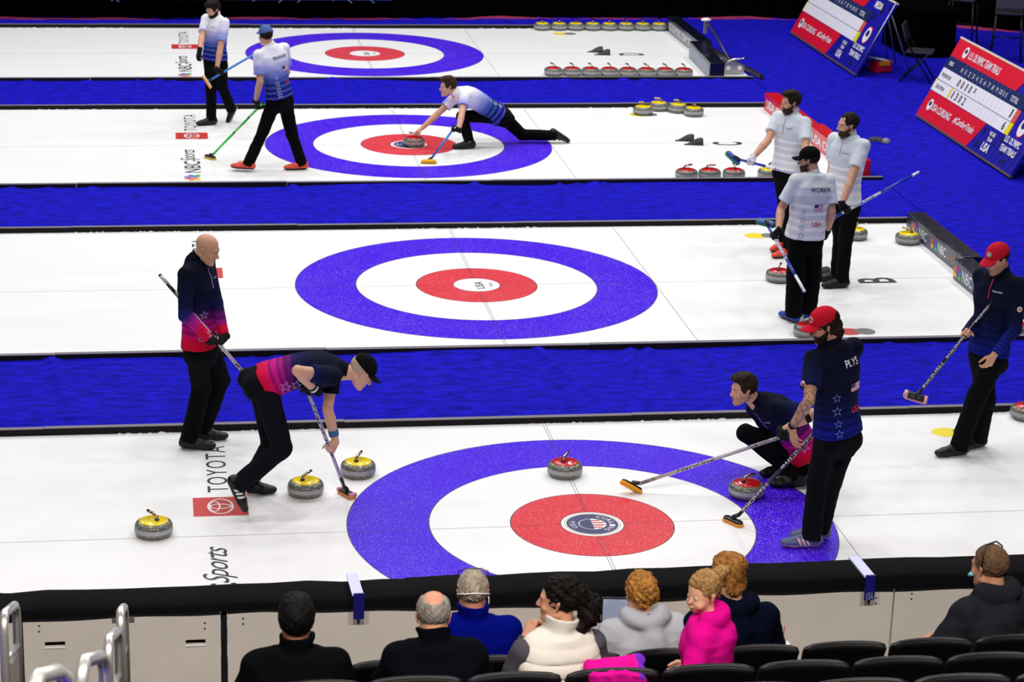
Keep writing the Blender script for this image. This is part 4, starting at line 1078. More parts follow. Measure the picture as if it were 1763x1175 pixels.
# ------------------------------------------------------------------ hands
def hand_frame(wr, d, t, side):
    d = nz(d); t = nz(np.array(t, float)-d*(np.array(t, float)@d)); n = np.cross(t, d) if side == 'R' else np.cross(d, t)
    return d, t, n
def hand_ops(wr, d, t, n, curl=.3, s=1.0, inf=0.0, spread=.0, thumb=.3):
    wr = np.array(wr, float); o = []; k = .004
    P = lambda a, b, c: wr+d*a*s+t*b*s+n*c*s
    o.append(('u', cone(P(-.01, 0, 0), P(.03, .0, 0), .026*s+inf, .030*s+inf, flat=(n, .70)), .01))
    o.append(('u', cone(P(.028, .012, 0), P(.078, .020, 0), .026*s+inf, .024*s+inf, flat=(n, .58)), .012))
    o.append(('u', cone(P(.028, -.012, 0), P(.074, -.020, 0), .024*s+inf, .021*s+inf, flat=(n, .58)), .012))
    for i, (L, yy, r) in enumerate(((.073, .031, .0088), (.081, .0105, .0092), (.075, -.0095, .0088), (.060, -.028, .0078))):
        a = P(.086-(.004*(i-1)**2 if i else .004), yy, .0); dd = nz(d+t*spread*(1.5-i)*.35); cur = a; ang = 0
        for j, fr in enumerate((.45, .31, .24)):
            ang += curl*(1.25, 1.5, 1.0)[j]*(1+.08*i*(1 if curl < .8 else 0)); v = dd*math.cos(ang)+n*math.sin(ang)
            nx = cur+v*L*fr*s; rr = (r-.0008*j)*s+inf; o.append(('u', cone(cur, nx, rr, rr-.0007*s), k if j else .006)); cur = nx
    a = P(.022, .026, .006); v1 = nz(d*.75+t*(.75-.5*thumb)+n*(.25+.7*thumb)); b = a+v1*.040*s; v2 = nz(d*.9+t*(.35-.9*thumb)+n*(.25+.9*thumb)); c = b+v2*.034*s
    c2 = c+nz(v2-t*.3*thumb)*.024*s
    o.append(('u', cone(a, b, .0135*s+inf, .0115*s+inf), .010)); o.append(('u', cone(b, c, .011*s+inf, .0098*s+inf), k)); o.append(('u', cone(c, c2, .0098*s+inf, .008*s+inf), k))
    return o

# ------------------------------------------------------------------ shoes
def shoe_frame(an, to, up=(0, 0, 1), s=1.0):
    f = nz(np.array(to, float)-np.array(an, float)); u = np.array(up, float); u = nz(u-f*(u@f)); return f, u
def make_shoe(an, to, up, s, upper, sole, parent, h, stripes=None, ground=True, accent=None):
    an, to = np.array(an, float), np.array(to, float)
    if ground:
        f = to-an; f[2] = 0; f = nz(f); u = np.array((0., 0., 1.)); base = np.array((an[0], an[1], .004))
    else:
        u = np.array(up, float); f = nz(to-an); u = nz(u-f*(u@f)); base = an-u*.075*s
    r = np.cross(f, u); P = lambda x, y, z: base+f*x*s+r*y*s+u*z*s
    o = [('u', cone(P(-.045, 0, .045), P(.04, 0, .045), .042*s, .044*s), 0), ('u', cone(P(.03, 0, .04), P(.12, .004, .032), .046*s, .049*s, flat=(u, .82)), .02),
         ('u', cone(P(.12, .004, .032), P(.175, .0, .030), .049*s, .040*s, flat=(u, .72)), .015), ('u', cone(P(-.03, 0, .05), P(-.035, 0, .100), .040*s, .040*s, cut=(False, True)), .02), ('u', cone(P(.0, 0, .07), P(.07, 0, .055), .034*s, .036*s), .02),
         ('i', half(P(0, 0, 0), -u), .003)]
    fa, ua, ra, ba = A_(f), A_(u), A_(r), A_(base); cu, cs = np.array(s2l(upper)), np.array(s2l(sole))
    def col(V):
        q = V-ba; z = q@ua/s; x = q@fa/s; y = q@ra/s; C = np.where((z < .024)[:, None], cs, cu)
        if stripes is not None:
            for k in range(3):
                c = x-.02-.028*k-(z-.03)*.45; m = (np.abs(c) < .0075) & (z > .026) & (z < .072) & (np.abs(y) > .022); C[m] = np.array(s2l(stripes))
        if accent: m = (z > .026) & (x > .03) & (x < .11) & (np.abs(y) < .016) & (np.sin(x*260) > .2); C[m] = np.array(s2l(accent))
        return C.astype(np.float32)
    lo, hi = bnd(P(-.09, 0, 0), P(.22, 0, 0), P(0, 0, .11), r=.06)
    return sdf_mesh('shoe', o, h, (lo, hi), col, vmat('shoe_mat', .45, .35), parent)

# ------------------------------------------------------------------ a whole person
def along(a, b, t): return np.array(a, float)*(1-t)+np.array(b, float)*t
class Pers: pass
def build_person(label, J, sp, group=None):
    s = sp.get('s', 1.0); h = sp.get('h', .006); J = {k: np.array(v, float) for k, v in J.items()}
    root = empty('person', (float(J['pelvis'][0]), float(J['pelvis'][1]), sp.get('zf', 0.0))); tag(root, label, 'person', group)
    off = np.array(root.location)
    for k in J: J[k] = J[k]-off if k != 'down' else J[k]
    O = Pers(); O.root = root; O.off = off; O.J = J
    fem = sp.get('female', False)
    S = Spine(J, sp.get('bow', (0, 0, 0)), scale=s, fat=sp.get('fat', 1.0)); O.S = S
    H = Frame(J['head'], sp['look'], sp.get('hup', (0, 0, 1)), s*sp.get('hs', 1.0)); O.H = H
    skin = vmat('skin', .5, .4, sss=0)
    # --- body, one continuous surface
    ops = [('u', S.prim(-.014, lo=sp.get('tlo')), 0)]
    for sd in 'LR':
        sh, el, wr = J['sh'+sd], J['el'+sd], J['wr'+sd]; nb_ = along(J['neck'], S.pts[-3], .35)
        ops.append(('u', cone(nb_, sh, .046*s, .048*s), .04)); ops.append(('u', cone(sh, along(sh, el, .5), .054*s, .049*s), .03)); ops.append(('u', cone(along(sh, el, .5), el, .048*s, .039*s), .02))
        ops.append(('u', cone(el, along(el, wr, .3), .040*s, .042*s), .01)); ops.append(('u', cone(along(el, wr, .3), wr, .042*s, .027*s), .01))
        hp, kn, an, to = J['hip'+sd], J['kn'+sd], J['an'+sd], J['to'+sd]
        ops.append(('u', cone(hp, kn, .078*s, .046*s), .04)); ops.append(('u', cone(kn, along(kn, an, .35), .044*s, .047*s), .015)); ops.append(('u', cone(along(kn, an, .35), an, .047*s, .034*s), .015))
        ops.append(('u', cone(an, along(an, to, .45), .032*s, .024*s), .02))
    hands = {}
    for sd in 'LR':
        hd = sp['hand'+sd] if 'hand'+sd in sp else {}
        wr, el = J['wr'+sd], J['el'+sd]; d = nz(J.get('ha'+sd, wr+(wr-el))-wr) if 'ha'+sd in J else nz(wr-el)
        t = hd.get('t', (0, 0, 1)) 
        d, t, n = hand_frame(wr, d, t, sd); hands[sd] = (wr, d, t, n, hd)
        ops += hand_ops(wr, d, t, n, hd.get('curl', .35), s, 0, hd.get('spread', .1), hd.get('thumb', .3))
    ops += head_ops(H, J['neck'], fem, sp.get('child', False))
    allp = [J[k] for k in J if k != 'down']+[H.p(0, 0, .14)]
    tat = (J['elL'], J['wrL'], .07) if sp.get('tattoo') else None
    hb = sp.get('hb', h)
    body = sdf_mesh('body', ops, hb, bnd(*allp, r=.22), skin_color(H, sp.get('skin', '#d6a184'), True, sp.get('brow', '#3a2418'), sp.get('stub'), None, tat), skin, root)
    O.body = body
    # --- hair, beard, cap
    hh = sp.get('hh', .004); hbx = bnd(H.p(0, 0, .0), r=.26*s)
    if sp.get('hair'):
        st, c1, c2 = sp['hair']; ho = hair_ops(H, st)
        if sp.get('cap'): ho.append(('s', H.ell((0, .0, .112), (.11, .125, .062)), .003))
        sdf_mesh('hair', ho, hh, hbx, hair_color(c1, c2, sp.get('hf', 140)), vmat('hair_mat', .65, .12), root)
    if sp.get('beard'):
        g, c1, c2 = sp['beard']; sdf_mesh('beard', beard_ops(H, g), hh, hbx, hair_color(c1, c2, 200), vmat('hair_mat', .65, .12), root)
    if sp.get('cap'):
        c = sp['cap']; cc = np.array(s2l(c['col'])); co = cap_ops(H)
        if c.get('open'): co.append(('s', H.ell((0, -.120, .052), (.036, .05, .026)), .003))
        capo = sdf_mesh('cap', co, hh, hbx, lambda V: np.tile(cc, (len(V), 1)), vmat('cap_cloth', .9, .12, bump=(300, .2, .001)), root)
        sdf_mesh('cap_brim', brim_ops(H, c.get('tilt', 0)), min(hh, .003), hbx, lambda V: np.tile(cc, (len(V), 1)), vmat('cap_cloth', .9, .12), root)
        if c.get('strap'):
            sdf_mesh('cap_strap', [('u', H.ell((0, -.018, .052), (.089, .109, .097)), 0), ('s', H.ell((0, -.018, .052), (.082, .102, .09)), 0), ('i', half(H.p(0, -.095, 0), H.v(0, 1, 0)), 0), ('i', half(H.p(0, 0, .036), H.v(0, -.14, 1)), 0), ('i', half(H.p(0, 0, .022), H.v(0, -.14, -1)), 0)], .003, hbx, lambda V: np.tile(np.array(s2l(c['strap'])), (len(V), 1)), vmat('cap_cloth', .9, .12), root)
        if c.get('badge'):
            bo = H.p(*c.get('bpos', (-.02, .088, .095))); bn = nz(bo-H.p(0, -.018, .052))
            disc_decal(O, 'badge', [('u', H.ell((0, -.018, .052), (.086, .106, .094)), 0)], bo, bn, H.ax[2], .022*s, c['badge'], root)
    # --- shirt
    sh_ = sp['shirt']; inf = sh_.get('inf', .016); so = []
    hem = sh_.get('hem', -.01)*s; flare = sh_.get('flare', .012)
    so.append(('u', S.prim(inf, lo=hem, hi=S.L-.01, flare=flare), 0))
    sl = sh_.get('sleeve', .55)
    for sd in 'LR':
        sh, el, wr = J['sh'+sd], J['el'+sd], J['wr'+sd]; nb_ = along(J['neck'], S.pts[-3], .4)
        so.append(('u', cone(nb_, sh if sl > 0 else along(nb_, sh, .62), (.048+inf)*s, (.044+inf)*s), .045))
        if sl <= 0: continue
        if sl <= 1: so.append(('u', cone(sh, along(sh, el, sl), (.050+inf)*s, (.050+inf*1.2)*s, cut=(False, True)), .025))
        else:
            so.append(('u', cone(sh, el, (.046+inf)*s, (.038+inf)*s), .03)); so.append(('u', cone(el, along(el, wr, min(.97, sl-1)), (.036+inf)*s, (.024+inf)*s, cut=(False, True)), .02))
    hd_ = nz(H.p(0, -.028, -.02)-J['neck'])
    if sh_.get('collar', .04) > 0:
        cl = sh_.get('collar', .04)*s
        so.append(('u', cone(J['neck']-hd_*.03*s, J['neck']+hd_*cl, .070*s, (.062+sh_.get('cr', 0))*s, cut=(False, True)), .012))
    if sh_.get('flarecol'):
        so.append(('u', cone(J['neck'], J['neck']+hd_*.075*s, .070*s, .086*s, cut=(False, True)), .015)); so.append(('s', cone(J['neck']+hd_*.03*s, J['neck']+hd_*.12*s, .058*s, .078*s, cut=(True, False)), .004))
    if sh_.get('hood'):
        b_ = np.cross(S.rt1, S.up); bk = nz(b_)*-1
        if bk@H.ax[1] > 0 and not sh_.get('hoodflip'): bk = -bk
        r = S.rt1; c = J['neck']
        for q in range(9):
            a = -1.45+2.9*q/8; p0 = c+r*math.sin(a)*.096*s+bk*math.cos(a)*.092*s+S.up*(.030-.015*math.cos(a))*s
            so.append(('u', ell(p0, np.array((.046, .046, .050))*s), .02))
        so.append(('u', ell(c+bk*.125*s-S.up*.11*s, np.array((.085, .050, .085))*s, np.array([r, bk, S.up])), .03))
        so.append(('s', ell(c+bk*.085*s+S.up*.02*s, np.array((.045, .03, .035))*s, np.array([r, bk, S.up])), .02))
    fa_ = sh_.get('folds', .0035)
    so.append(('d', folds(fa_, sh_.get('ff', 16), 1, (1, 1, 1.6)), 0))
    if sh_.get('quilt'):
        qf = sh_['quilt']
        so.append(('d', lambda P: (lambda Sv: np.where(Sv < S.L*.92, .008-.016*np.sqrt(np.abs(np.sin(Sv*qf))), 0).astype(np.float32))(S.coords(P)[0]), 0))
    colf = sh_['col']
    def shirtcol(V):
        Sv, Q, T = S.coords(V); u = Sv/S.L
        arm = np.full(len(V), -1.0); dist = np.full(len(V), 9.0)
        for sd in 'LR':
            for (a, b, o_) in ((J['sh'+sd], J['el'+sd], 0), (J['el'+sd], J['wr'+sd], 1)):
                a = A_(a); ab = A_(b)-a; t = np.clip(((V-a)@ab)/(ab@ab), 0, 1); dd = np.linalg.norm(V-a-t[:, None]*ab, axis=1)
                m = dd < dist; dist = np.where(m, dd, dist); arm = np.where(m, o_+t, arm)
        lat = np.abs((Q*S.rt1).sum(1)); isarm = (dist < .078*s) & ((lat > .155*s) | (dist < .062*s)) & ((lat > .12*s) | (Sv < .2))
        isarm &= ~((arm < .12) & (lat < .19*s))
        x = (Q*S.rt1).sum(1); fw = (Q*np.cross(S.up, S.rt1)).sum(1)
        return colf(V, u, np.where(isarm, arm, -1), x, fw).astype(np.float32)
    O.shirt_ops = so
    O.shirt = sdf_mesh(sh_.get('name', 'shirt'), so, sp.get('hc', h), bnd(*[J[k] for k in ('pelvis', 'neck', 'shL', 'shR', 'elL', 'elR', 'wrL', 'wrR', 'hipL', 'hipR')], r=.24), shirtcol, vmat(sh_.get('mat', 'jersey'), .9, .15 if sh_.get('mat') is None else .04, bump=(400, .1, .0005), sheen=.0), root)
    if sh_.get('under'):
        un = sh_['under']; uo = []
        for sd in 'LR':
            sh, el, wr = J['sh'+sd], J['el'+sd], J['wr'+sd]
            uo.append(('u', cone(sh, el, .062*s, .052*s), .02)); uo.append(('u', cone(el, along(el, wr, .95), .052*s, .038*s, cut=(False, True)), .02))
        uo.append(('d', folds(.004, 20, 3), 0)); uc = np.array(s2l(un))
        sdf_mesh('sleeve', uo, h, bnd(*[J[k] for k in ('shL', 'shR', 'elL', 'elR', 'wrL', 'wrR')], r=.15), lambda V: np.tile(uc, (len(V), 1)), vmat('jersey', .85, .25), root)
    # --- trousers
    tc_ = np.array(s2l(sp.get('trousers', '#08080b'))); tl = sp.get('tlo', -.19); to_ = [('u', S.prim(.002, lo=tl*s, hi=.10*s), 0)]
    if tl > -.15: to_ += [('u', ell((J['hipL']+J['hipR'])/2+nz(S.pts[0]-S.pts[1])*.03*s-nz(np.cross(S.up, S.rt0))*.01*s, np.array((.155, .128, .11))*s, np.array([S.rt0, np.cross(S.up, S.rt0), S.up])), .04)]
    for sd in 'LR':
        hp, kn, an = J['hip'+sd], J['kn'+sd], J['an'+sd]; tw = sp.get('tw', 1.0)
        to_.append(('u', cone(along(hp, kn, .16), kn, .092*s, .070*s*tw), .03)); e_ = along(kn, an, sp.get('cuff', 1.06)); to_.append(('u', cone(kn, e_, .068*s*tw, .064*s*tw, cut=(False, True)), .02))
        dn = S.pts[0]-S.pts[1]; to_.append(('u', ell(hp+nz(dn)*.075*s-nz(np.cross(S.up, S.rt0))*.025*s, np.array((.085, .085, .085))*s), .03))
    to_.append(('d', folds(.0045, 13, 2, (1, 1, .7)), 0)); to_.append(('d', lambda P: -.003*wav(P*A_((1, 1, 2.2)), 24, 6), 0))
    sdf_mesh('trousers', to_, sp.get('hc', h), bnd(*[J[k] for k in ('pelvis', 'hipL', 'hipR', 'knL', 'knR', 'anL', 'anR')], r=.22), lambda V: np.tile(tc_, (len(V), 1)), vmat('trouser_cloth', .95, .12, bump=(300, .15, .0006)), root)
    # --- shoes, gloves
    fe = sp.get('shoe', {}); 
    for sd in 'LR':
        f_ = dict(fe); f_.update(sp.get('shoe'+sd, {})); upv = f_.get('up', (0, 0, 1))
        make_shoe(J['an'+sd]+(off*(0, 0, 1) if False else 0), J['to'+sd], upv, s*1.02, f_.get('upper', '#111114'), f_.get('sole', '#0c0c0e'), root, max(.004, h*.8), f_.get('stripes'), f_.get('ground', True), f_.get('accent'))
        if sp.get('glove'+sd):
            g = sp['glove'+sd]; wr, d, t, n, hd = hands[sd]; go = [('u', cone(wr-d*.035*s, wr+d*.01, .036*s, .034*s, cut=(True, False)), 0)]+hand_ops(wr, d, t, n, hd.get('curl', .35), s, .0032, hd.get('spread', .1), hd.get('thumb', .3))
            c1, c2 = np.array(s2l(g[0])), np.array(s2l(g[1])) if len(g) > 1 else None; c2 = c2 if c2 is not None else None
            da, na, ta, wa = A_(d), A_(n), A_(t), A_(wr)
            def gc(V, g=g, c1=c1, c2=c2, wa=wa, da=da, ta=ta, na=na):
                C = np.tile(c1, (len(V), 1))
                if c2 is not None: q = V-wa; m = (q@na < -.004) & ((np.sin((q@da)*150+(q@ta)*90) > .15) if len(g) > 2 else (np.abs(q@ta) < .010) & (np.abs((q@da)-.050) < .009)); C[m] = c2
                return C
            sdf_mesh('glove', go, min(h, .0045), bnd(wr, wr+d*.19, wr+n*.06, r=.10), gc, vmat('glove_cloth', .75, .2), root)
    for (a, b, t0, t1, r, c, nm) in sp.get('bands', []):
        p0, p1 = along(J[a], J[b], t0), along(J[a], J[b], t1); sdf_mesh(nm, [('u', cone(p0, p1, r*s, r*s, cut=(True, True)), 0)], .004, bnd(p0, p1, r=.06), (lambda cc: (lambda V: np.tile(np.array(s2l(cc)), (len(V), 1))))(c), vmat('glove_cloth', .75, .2), root)
    return O

# ------------------------------------------------------------------ decals that follow the cloth
def project(ops, P, n, off=.005):
    P = A_(P)+A_(n)*.16; n = A_(n)
    for _ in range(40):
        d = ev(ops, P); P = P-n*(np.clip(d, -.03, .05)*.75)[:, None]
    return P+n*off
def cloth_text(O, body, c, n, up, w_, h_, m, name='lettering', **kw):
    c = np.array(c, float)-O.off; n = nz(n); up = nz(np.array(up, float)-n*(np.array(up, float)@n)); rt = np.cross(up, n)
    v, f, a = text_geo(body, **kw)
    if w_ is None: w_ = h_*a
    P = c+(v[:, :1]-.5)*rt*w_+(v[:, 1:]-.5)*up*h_; return mesh_obj(name, project(O.shirt_ops, P, n), f, m, O.root)
def cloth_flag(O, c, n, up, w_, h_):
    c = np.array(c, float)-O.off; n = nz(n); up = nz(np.array(up, float)-n*(np.array(up, float)@n)); rt = np.cross(up, n)
    P = []; F = []; fm = []; nx = 10
    for j in range(14):
        for i in range(nx+1): P.append(c+rt*w_*(i/nx-.5)+up*h_*(j/13-.5))
    P = project(O.shirt_ops, P, n)
    for j in range(13):
        for i in range(nx):
            F.append((j*(nx+1)+i, j*(nx+1)+i+1, (j+1)*(nx+1)+i+1, (j+1)*(nx+1)+i)); fm.append(2 if (j >= 6 and i < 4) else (0 if j % 2 == 0 else 1))
    mesh_obj('flag_patch', P, F, None, O.root, mats=[mat('flag_red', '#c8203c', .6), mat('flag_white', '#eceaf0', .6), mat('flag_blue', '#1c2a6c', .6)], fmat=fm)
def cloth_star(O, c, n, up, r, m, wd=.16):
    c = np.array(c, float)-O.off; n = nz(n); up = nz(np.array(up, float)-n*(np.array(up, float)@n)); rt = np.cross(up, n); P = []
    for k in (1, 1-wd*1.6):
        for j in range(10):
            a = math.pi*j/5; q = r*(1 if j % 2 == 0 else .42)*k; P.append(c+rt*q*math.sin(a)+up*q*math.cos(a))
    F = [(j, (j+1) % 10, 10+(j+1) % 10, 10+j) for j in range(10)]; mesh_obj('star_print', project(O.shirt_ops, P, n), F, m, O.root)
def disc_decal(O, name, ops, c, n, up, r, cols, root):
    n = nz(n); up = nz(np.array(up, float)-n*(np.array(up, float)@n)); rt = np.cross(up, n)
    for k, (rr, cc) in enumerate(cols):
        P = [c]+[c+rt*r*rr*math.sin(j*.5236)+up*r*rr*math.cos(j*.5236) for j in range(12)]
        mesh_obj(name, project(ops, P, n, .0022+.0012*k), [(0, 1+j, 1+(j+1) % 12) for j in range(12)], mat('badge_'+cc[1:], cc, .6), root)
def cloth_line(O, a, b, n, wd, m, name='zip', k=8):
    a, b = np.array(a, float)-O.off, np.array(b, float)-O.off; n = nz(n); s_ = nz(np.cross(b-a, n)); P = []
    for i in range(k+1): q = a+(b-a)*i/k; P += [q-s_*wd/2, q+s_*wd/2]
    mesh_obj(name, project(O.shirt_ops, P, n), [(2*i, 2*i+1, 2*i+3, 2*i+2) for i in range(k)], m, O.root)
# ------------------------------------------------------------------ joint positions in metres
JN = {
'bald': dict(pelvis=(-2.853, 1.85, 0.886), neck=(-2.885, 1.85, 1.581), shR=(-2.965, 1.697, 1.499), shL=(-2.798, 2.003, 1.506), hipR=(-2.897, 1.771, 0.886), hipL=(-2.81, 1.929, 0.886), head=(-2.794, 1.83, 1.661), elL=(-2.724, 1.904, 1.183), wrL=(-2.719, 1.694, 1.015), haL=(-2.672, 1.609, 1.003), anL=(-2.85, 2.07, 0.061), toL=(-2.734, 2.05, 0.035), knL=(-2.695, 2.096, 0.493), elR=(-3.065, 1.571, 1.235), wrR=(-2.821, 1.523, 1.094), haR=(-2.75, 1.554, 1.036), anR=(-2.957, 1.85, 0.089), toR=(-2.763, 1.82, 0.03), knR=(-2.852, 1.924, 0.491)),
'sweeper': dict(pelvis=(-2.424, 0.6, 0.958), neck=(-1.831, 0.55, 1.071), shR=(-1.928, 0.381, 1.078), shL=(-1.891, 0.732, 1.035), hipR=(-2.41, 0.509, 0.958), hipL=(-2.438, 0.691, 0.958), head=(-1.695, 0.52, 1.06), elL=(-1.946, 0.621, 0.71), wrL=(-1.918, 0.4, 0.548), haL=(-1.918, 0.338, 0.47), anL=(-2.523, 0.85, 0.087), toL=(-2.392, 0.82, 0.033), knL=(-2.354, 0.66, 0.46), elR=(-2.145, 0.235, 1.254), wrR=(-2.135, -0.011, 1.132), haR=(-2.103, 0.029, 1.047), anR=(-2.611, 0.32, 0.276), toR=(-2.636, 0.3, 0.012), knR=(-2.292, 0.351, 0.54)),
'croucher': dict(pelvis=(1.832, 0.75, 0.23), neck=(1.45, 0.8, 0.667), shR=(1.461, 0.957, 0.552), shL=(1.545, 0.629, 0.663), hipR=(1.81, 0.839, 0.23), hipL=(1.855, 0.661, 0.23), head=(1.351, 0.78, 0.763), elL=(1.777, 0.418, 0.688), wrL=(1.556, 0.267, 0.625), haL=(1.505, 0.314, 0.553), anL=(1.749, 0.63, 0.063), toL=(1.573, 0.63, 0.029), knL=(1.572, 0.967, 0.255), elR=(1.648, 1.056, 0.319), wrR=(1.874, 1.147, 0.19), haR=(1.931, 1.201, 0.129), anR=(1.721, 0.9, 0.029), toR=(1.595, 0.87, 0.014), knR=(1.425, 1.04, 0.311)),
'plys': dict(pelvis=(1.671, -0.55, 0.898), neck=(1.587, -0.55, 1.571), shR=(1.765, -0.477, 1.51), shL=(1.43, -0.623, 1.469), hipR=(1.758, -0.512, 0.898), hipL=(1.584, -0.588, 0.898), head=(1.516, -0.53, 1.684), elL=(1.354, -0.836, 1.236), wrL=(1.282, -0.71, 0.992), haL=(1.289, -0.768, 0.907), anL=(1.524, -0.57, 0.066), toL=(1.317, -0.55, 0.01), knL=(1.577, -0.469, 0.473), elR=(1.872, -0.499, 1.205), wrR=(1.709, -0.363, 1.019), haR=(1.665, -0.305, 0.945), anR=(1.631, -0.43, 0.041), toR=(1.477, -0.42, -0.004), knR=(1.693, -0.435, 0.465)),
'redcap': dict(pelvis=(3.489, 1.3, 0.865), neck=(3.551, 1.35, 1.533), shR=(3.437, 1.486, 1.453), shL=(3.651, 1.202, 1.455), hipR=(3.452, 1.384, 0.865), hipL=(3.526, 1.216, 0.865), head=(3.496, 1.32, 1.635), elL=(3.619, 1.106, 1.117), wrL=(3.438, 1.052, 0.917), haL=(3.389, 1.04, 0.824), anL=(3.289, 1.23, 0.091), toL=(3.096, 1.2, 0.016), knL=(3.366, 1.174, 0.492), elR=(3.451, 1.375, 1.119), wrR=(3.278, 1.165, 1.08), haR=(3.203, 1.101, 1.063), anR=(3.512, 1.4, 0.053), toR=(3.392, 1.36, -0), knR=(3.505, 1.304, 0.453)),
'workin': dict(pelvis=(2.981, 5, 0.859), neck=(3.019, 5, 1.485), shR=(3.184, 5.039, 1.396), shL=(2.844, 4.961, 1.416), hipR=(3.069, 5.02, 0.859), hipL=(2.894, 4.98, 0.859), head=(2.971, 5.02, 1.594), elL=(2.718, 4.925, 1.135), wrL=(2.621, 4.719, 0.99), haL=(2.61, 4.765, 0.904), anL=(2.912, 4.97, 0.056), toL=(2.815, 5.03, -0.002), knL=(2.907, 4.965, 0.451), elR=(3.216, 4.951, 1.1), wrR=(3.236, 5.106, 0.88), haR=(3.233, 5.132, 0.786), anR=(3.077, 5.05, 0.022), toR=(3.037, 5.15, -0.025), knR=(3.095, 5.051, 0.435)),
'midwhite': dict(pelvis=(3.691, 6.12, 0.922), neck=(3.707, 6.12, 1.601), shR=(3.596, 6.265, 1.522), shL=(3.814, 5.975, 1.517), hipR=(3.635, 6.195, 0.922), hipL=(3.748, 6.045, 0.922), head=(3.667, 6.09, 1.697), elL=(3.766, 5.909, 1.184), wrL=(3.632, 5.757, 0.99), haL=(3.584, 5.698, 0.922), anL=(3.738, 6.12, 0.051), toL=(3.589, 6.1, -0.015), knL=(3.756, 6.146, 0.488), elR=(3.608, 6.324, 1.206), wrR=(3.512, 6.153, 1.007), haR=(3.476, 6.095, 0.931), anR=(3.747, 6.34, 0.043), toR=(3.583, 6.36, -0.016), knR=(3.739, 6.275, 0.484)),
'leftwhite': dict(pelvis=(3.483, 7.5, 0.929), neck=(3.493, 7.5, 1.536), shR=(3.385, 7.642, 1.458), shL=(3.599, 7.358, 1.454), hipR=(3.428, 7.574, 0.929), hipL=(3.538, 7.426, 0.929), head=(3.462, 7.48, 1.64), elL=(3.565, 7.152, 1.218), wrL=(3.515, 6.971, 1.017), haL=(3.484, 6.909, 0.945), anL=(3.501, 7.32, 0.012), toL=(3.33, 7.25, -0.011), knL=(3.523, 7.451, 0.506), elR=(3.242, 7.461, 1.244), wrR=(3.081, 7.296, 1.094), haR=(3.039, 7.364, 1.034), anR=(3.531, 7.6, 0.026), toR=(3.382, 7.5, 0.016), knR=(3.509, 7.58, 0.473)),
'thrower': dict(pelvis=(1.139, 12.8, 0.394), neck=(0.573, 12.7, 0.702), shR=(0.615, 12.884, 0.628), shL=(0.669, 12.54, 0.701), hipR=(1.158, 12.89, 0.394), hipL=(1.121, 12.71, 0.394), head=(0.467, 12.7, 0.777), elL=(0.72, 12.271, 0.545), wrL=(0.53, 12.096, 0.45), haL=(0.475, 12.104, 0.368), anL=(0.744, 12.6, 0.099), toL=(0.586, 12.58, 0.037), knL=(0.678, 12.884, 0.363), elR=(0.358, 12.864, 0.387), wrR=(0.164, 12.754, 0.227), haR=(0.083, 12.75, 0.168), anR=(1.893, 12.9, 0.041), toR=(2.094, 12.85, -0.064), knR=(1.477, 12.932, 0.105)),
'walker': dict(pelvis=(-2.422, 14.1, 0.879), neck=(-2.408, 14.1, 1.45), shR=(-2.524, 14.23, 1.375), shL=(-2.296, 13.97, 1.369), hipR=(-2.481, 14.167, 0.879), hipL=(-2.363, 14.033, 0.879), head=(-2.438, 14.06, 1.524), elL=(-2.291, 13.909, 1.037), wrL=(-2.343, 13.716, 0.861), haL=(-2.361, 13.666, 0.779), anL=(-2.212, 14.3, 0.167), toL=(-2.291, 14.25, 0.029), knL=(-2.328, 14.13, 0.497), elR=(-2.586, 14.004, 1.178), wrR=(-2.622, 13.771, 1.054), haR=(-2.637, 13.789, 0.96), anR=(-2.478, 14.1, 0.023), toR=(-2.638, 14.05, -0.012), knR=(-2.478, 14.161, 0.452)),
'greenbroom': dict(pelvis=(-1.722, 11.5, 0.908), neck=(-1.83, 11.5, 1.527), shR=(-1.662, 11.584, 1.475), shL=(-1.971, 11.416, 1.421), hipR=(-1.667, 11.574, 0.908), hipL=(-1.777, 11.426, 0.908), head=(-1.884, 11.52, 1.628), elL=(-1.895, 11.189, 1.216), wrL=(-1.897, 11.319, 0.974), haL=(-1.91, 11.342, 0.878), anL=(-2.098, 11.45, 0.058), toL=(-2.319, 11.5, 0.041), knL=(-1.919, 11.481, 0.487), elR=(-1.622, 11.663, 1.173), wrR=(-1.712, 11.811, 0.959), haR=(-1.78, 11.862, 0.906), anR=(-1.456, 11.52, 0.03), toR=(-1.661, 11.5, -0.022), knR=(-1.576, 11.516, 0.449)),
}
BR = {'bald': ((-2.387, 1.45, 0.583), (-3.162, 1.806, 1.467)), 'sweeper': ((-1.781, 0.719, 0.02), (-2.116, 0.39, 1.01)), 'croucher': ((0.418, 0.603, 0.055), (1.516, 0.352, 0.525)), 'plys': ((1.061, -0.08, 0.02), (1.671, -0.398, 0.978)), 'redcap': ((2.794, 1.0, 0.595), (3.57, 1.267, 1.443)), 'workin': ((2.587, 5.0, 0.991), (2.712, 3.996, 0.601)), 'midwhite': ((3.325, 5.6, 0.813), (4.507, 6.263, 1.172)), 'leftwhite': ((2.837, 7.35, 1.083), (3.919, 6.929, 0.871)), 'thrower': ((0.131, 11.791, 0.02), (0.566, 12.205, 0.453)), 'walker': ((-2.541, 13.6, 0.671), (-1.643, 14.192, 1.077)), 'greenbroom': ((-2.541, 12.124, 0.02), (-1.928, 11.342, 0.859))}
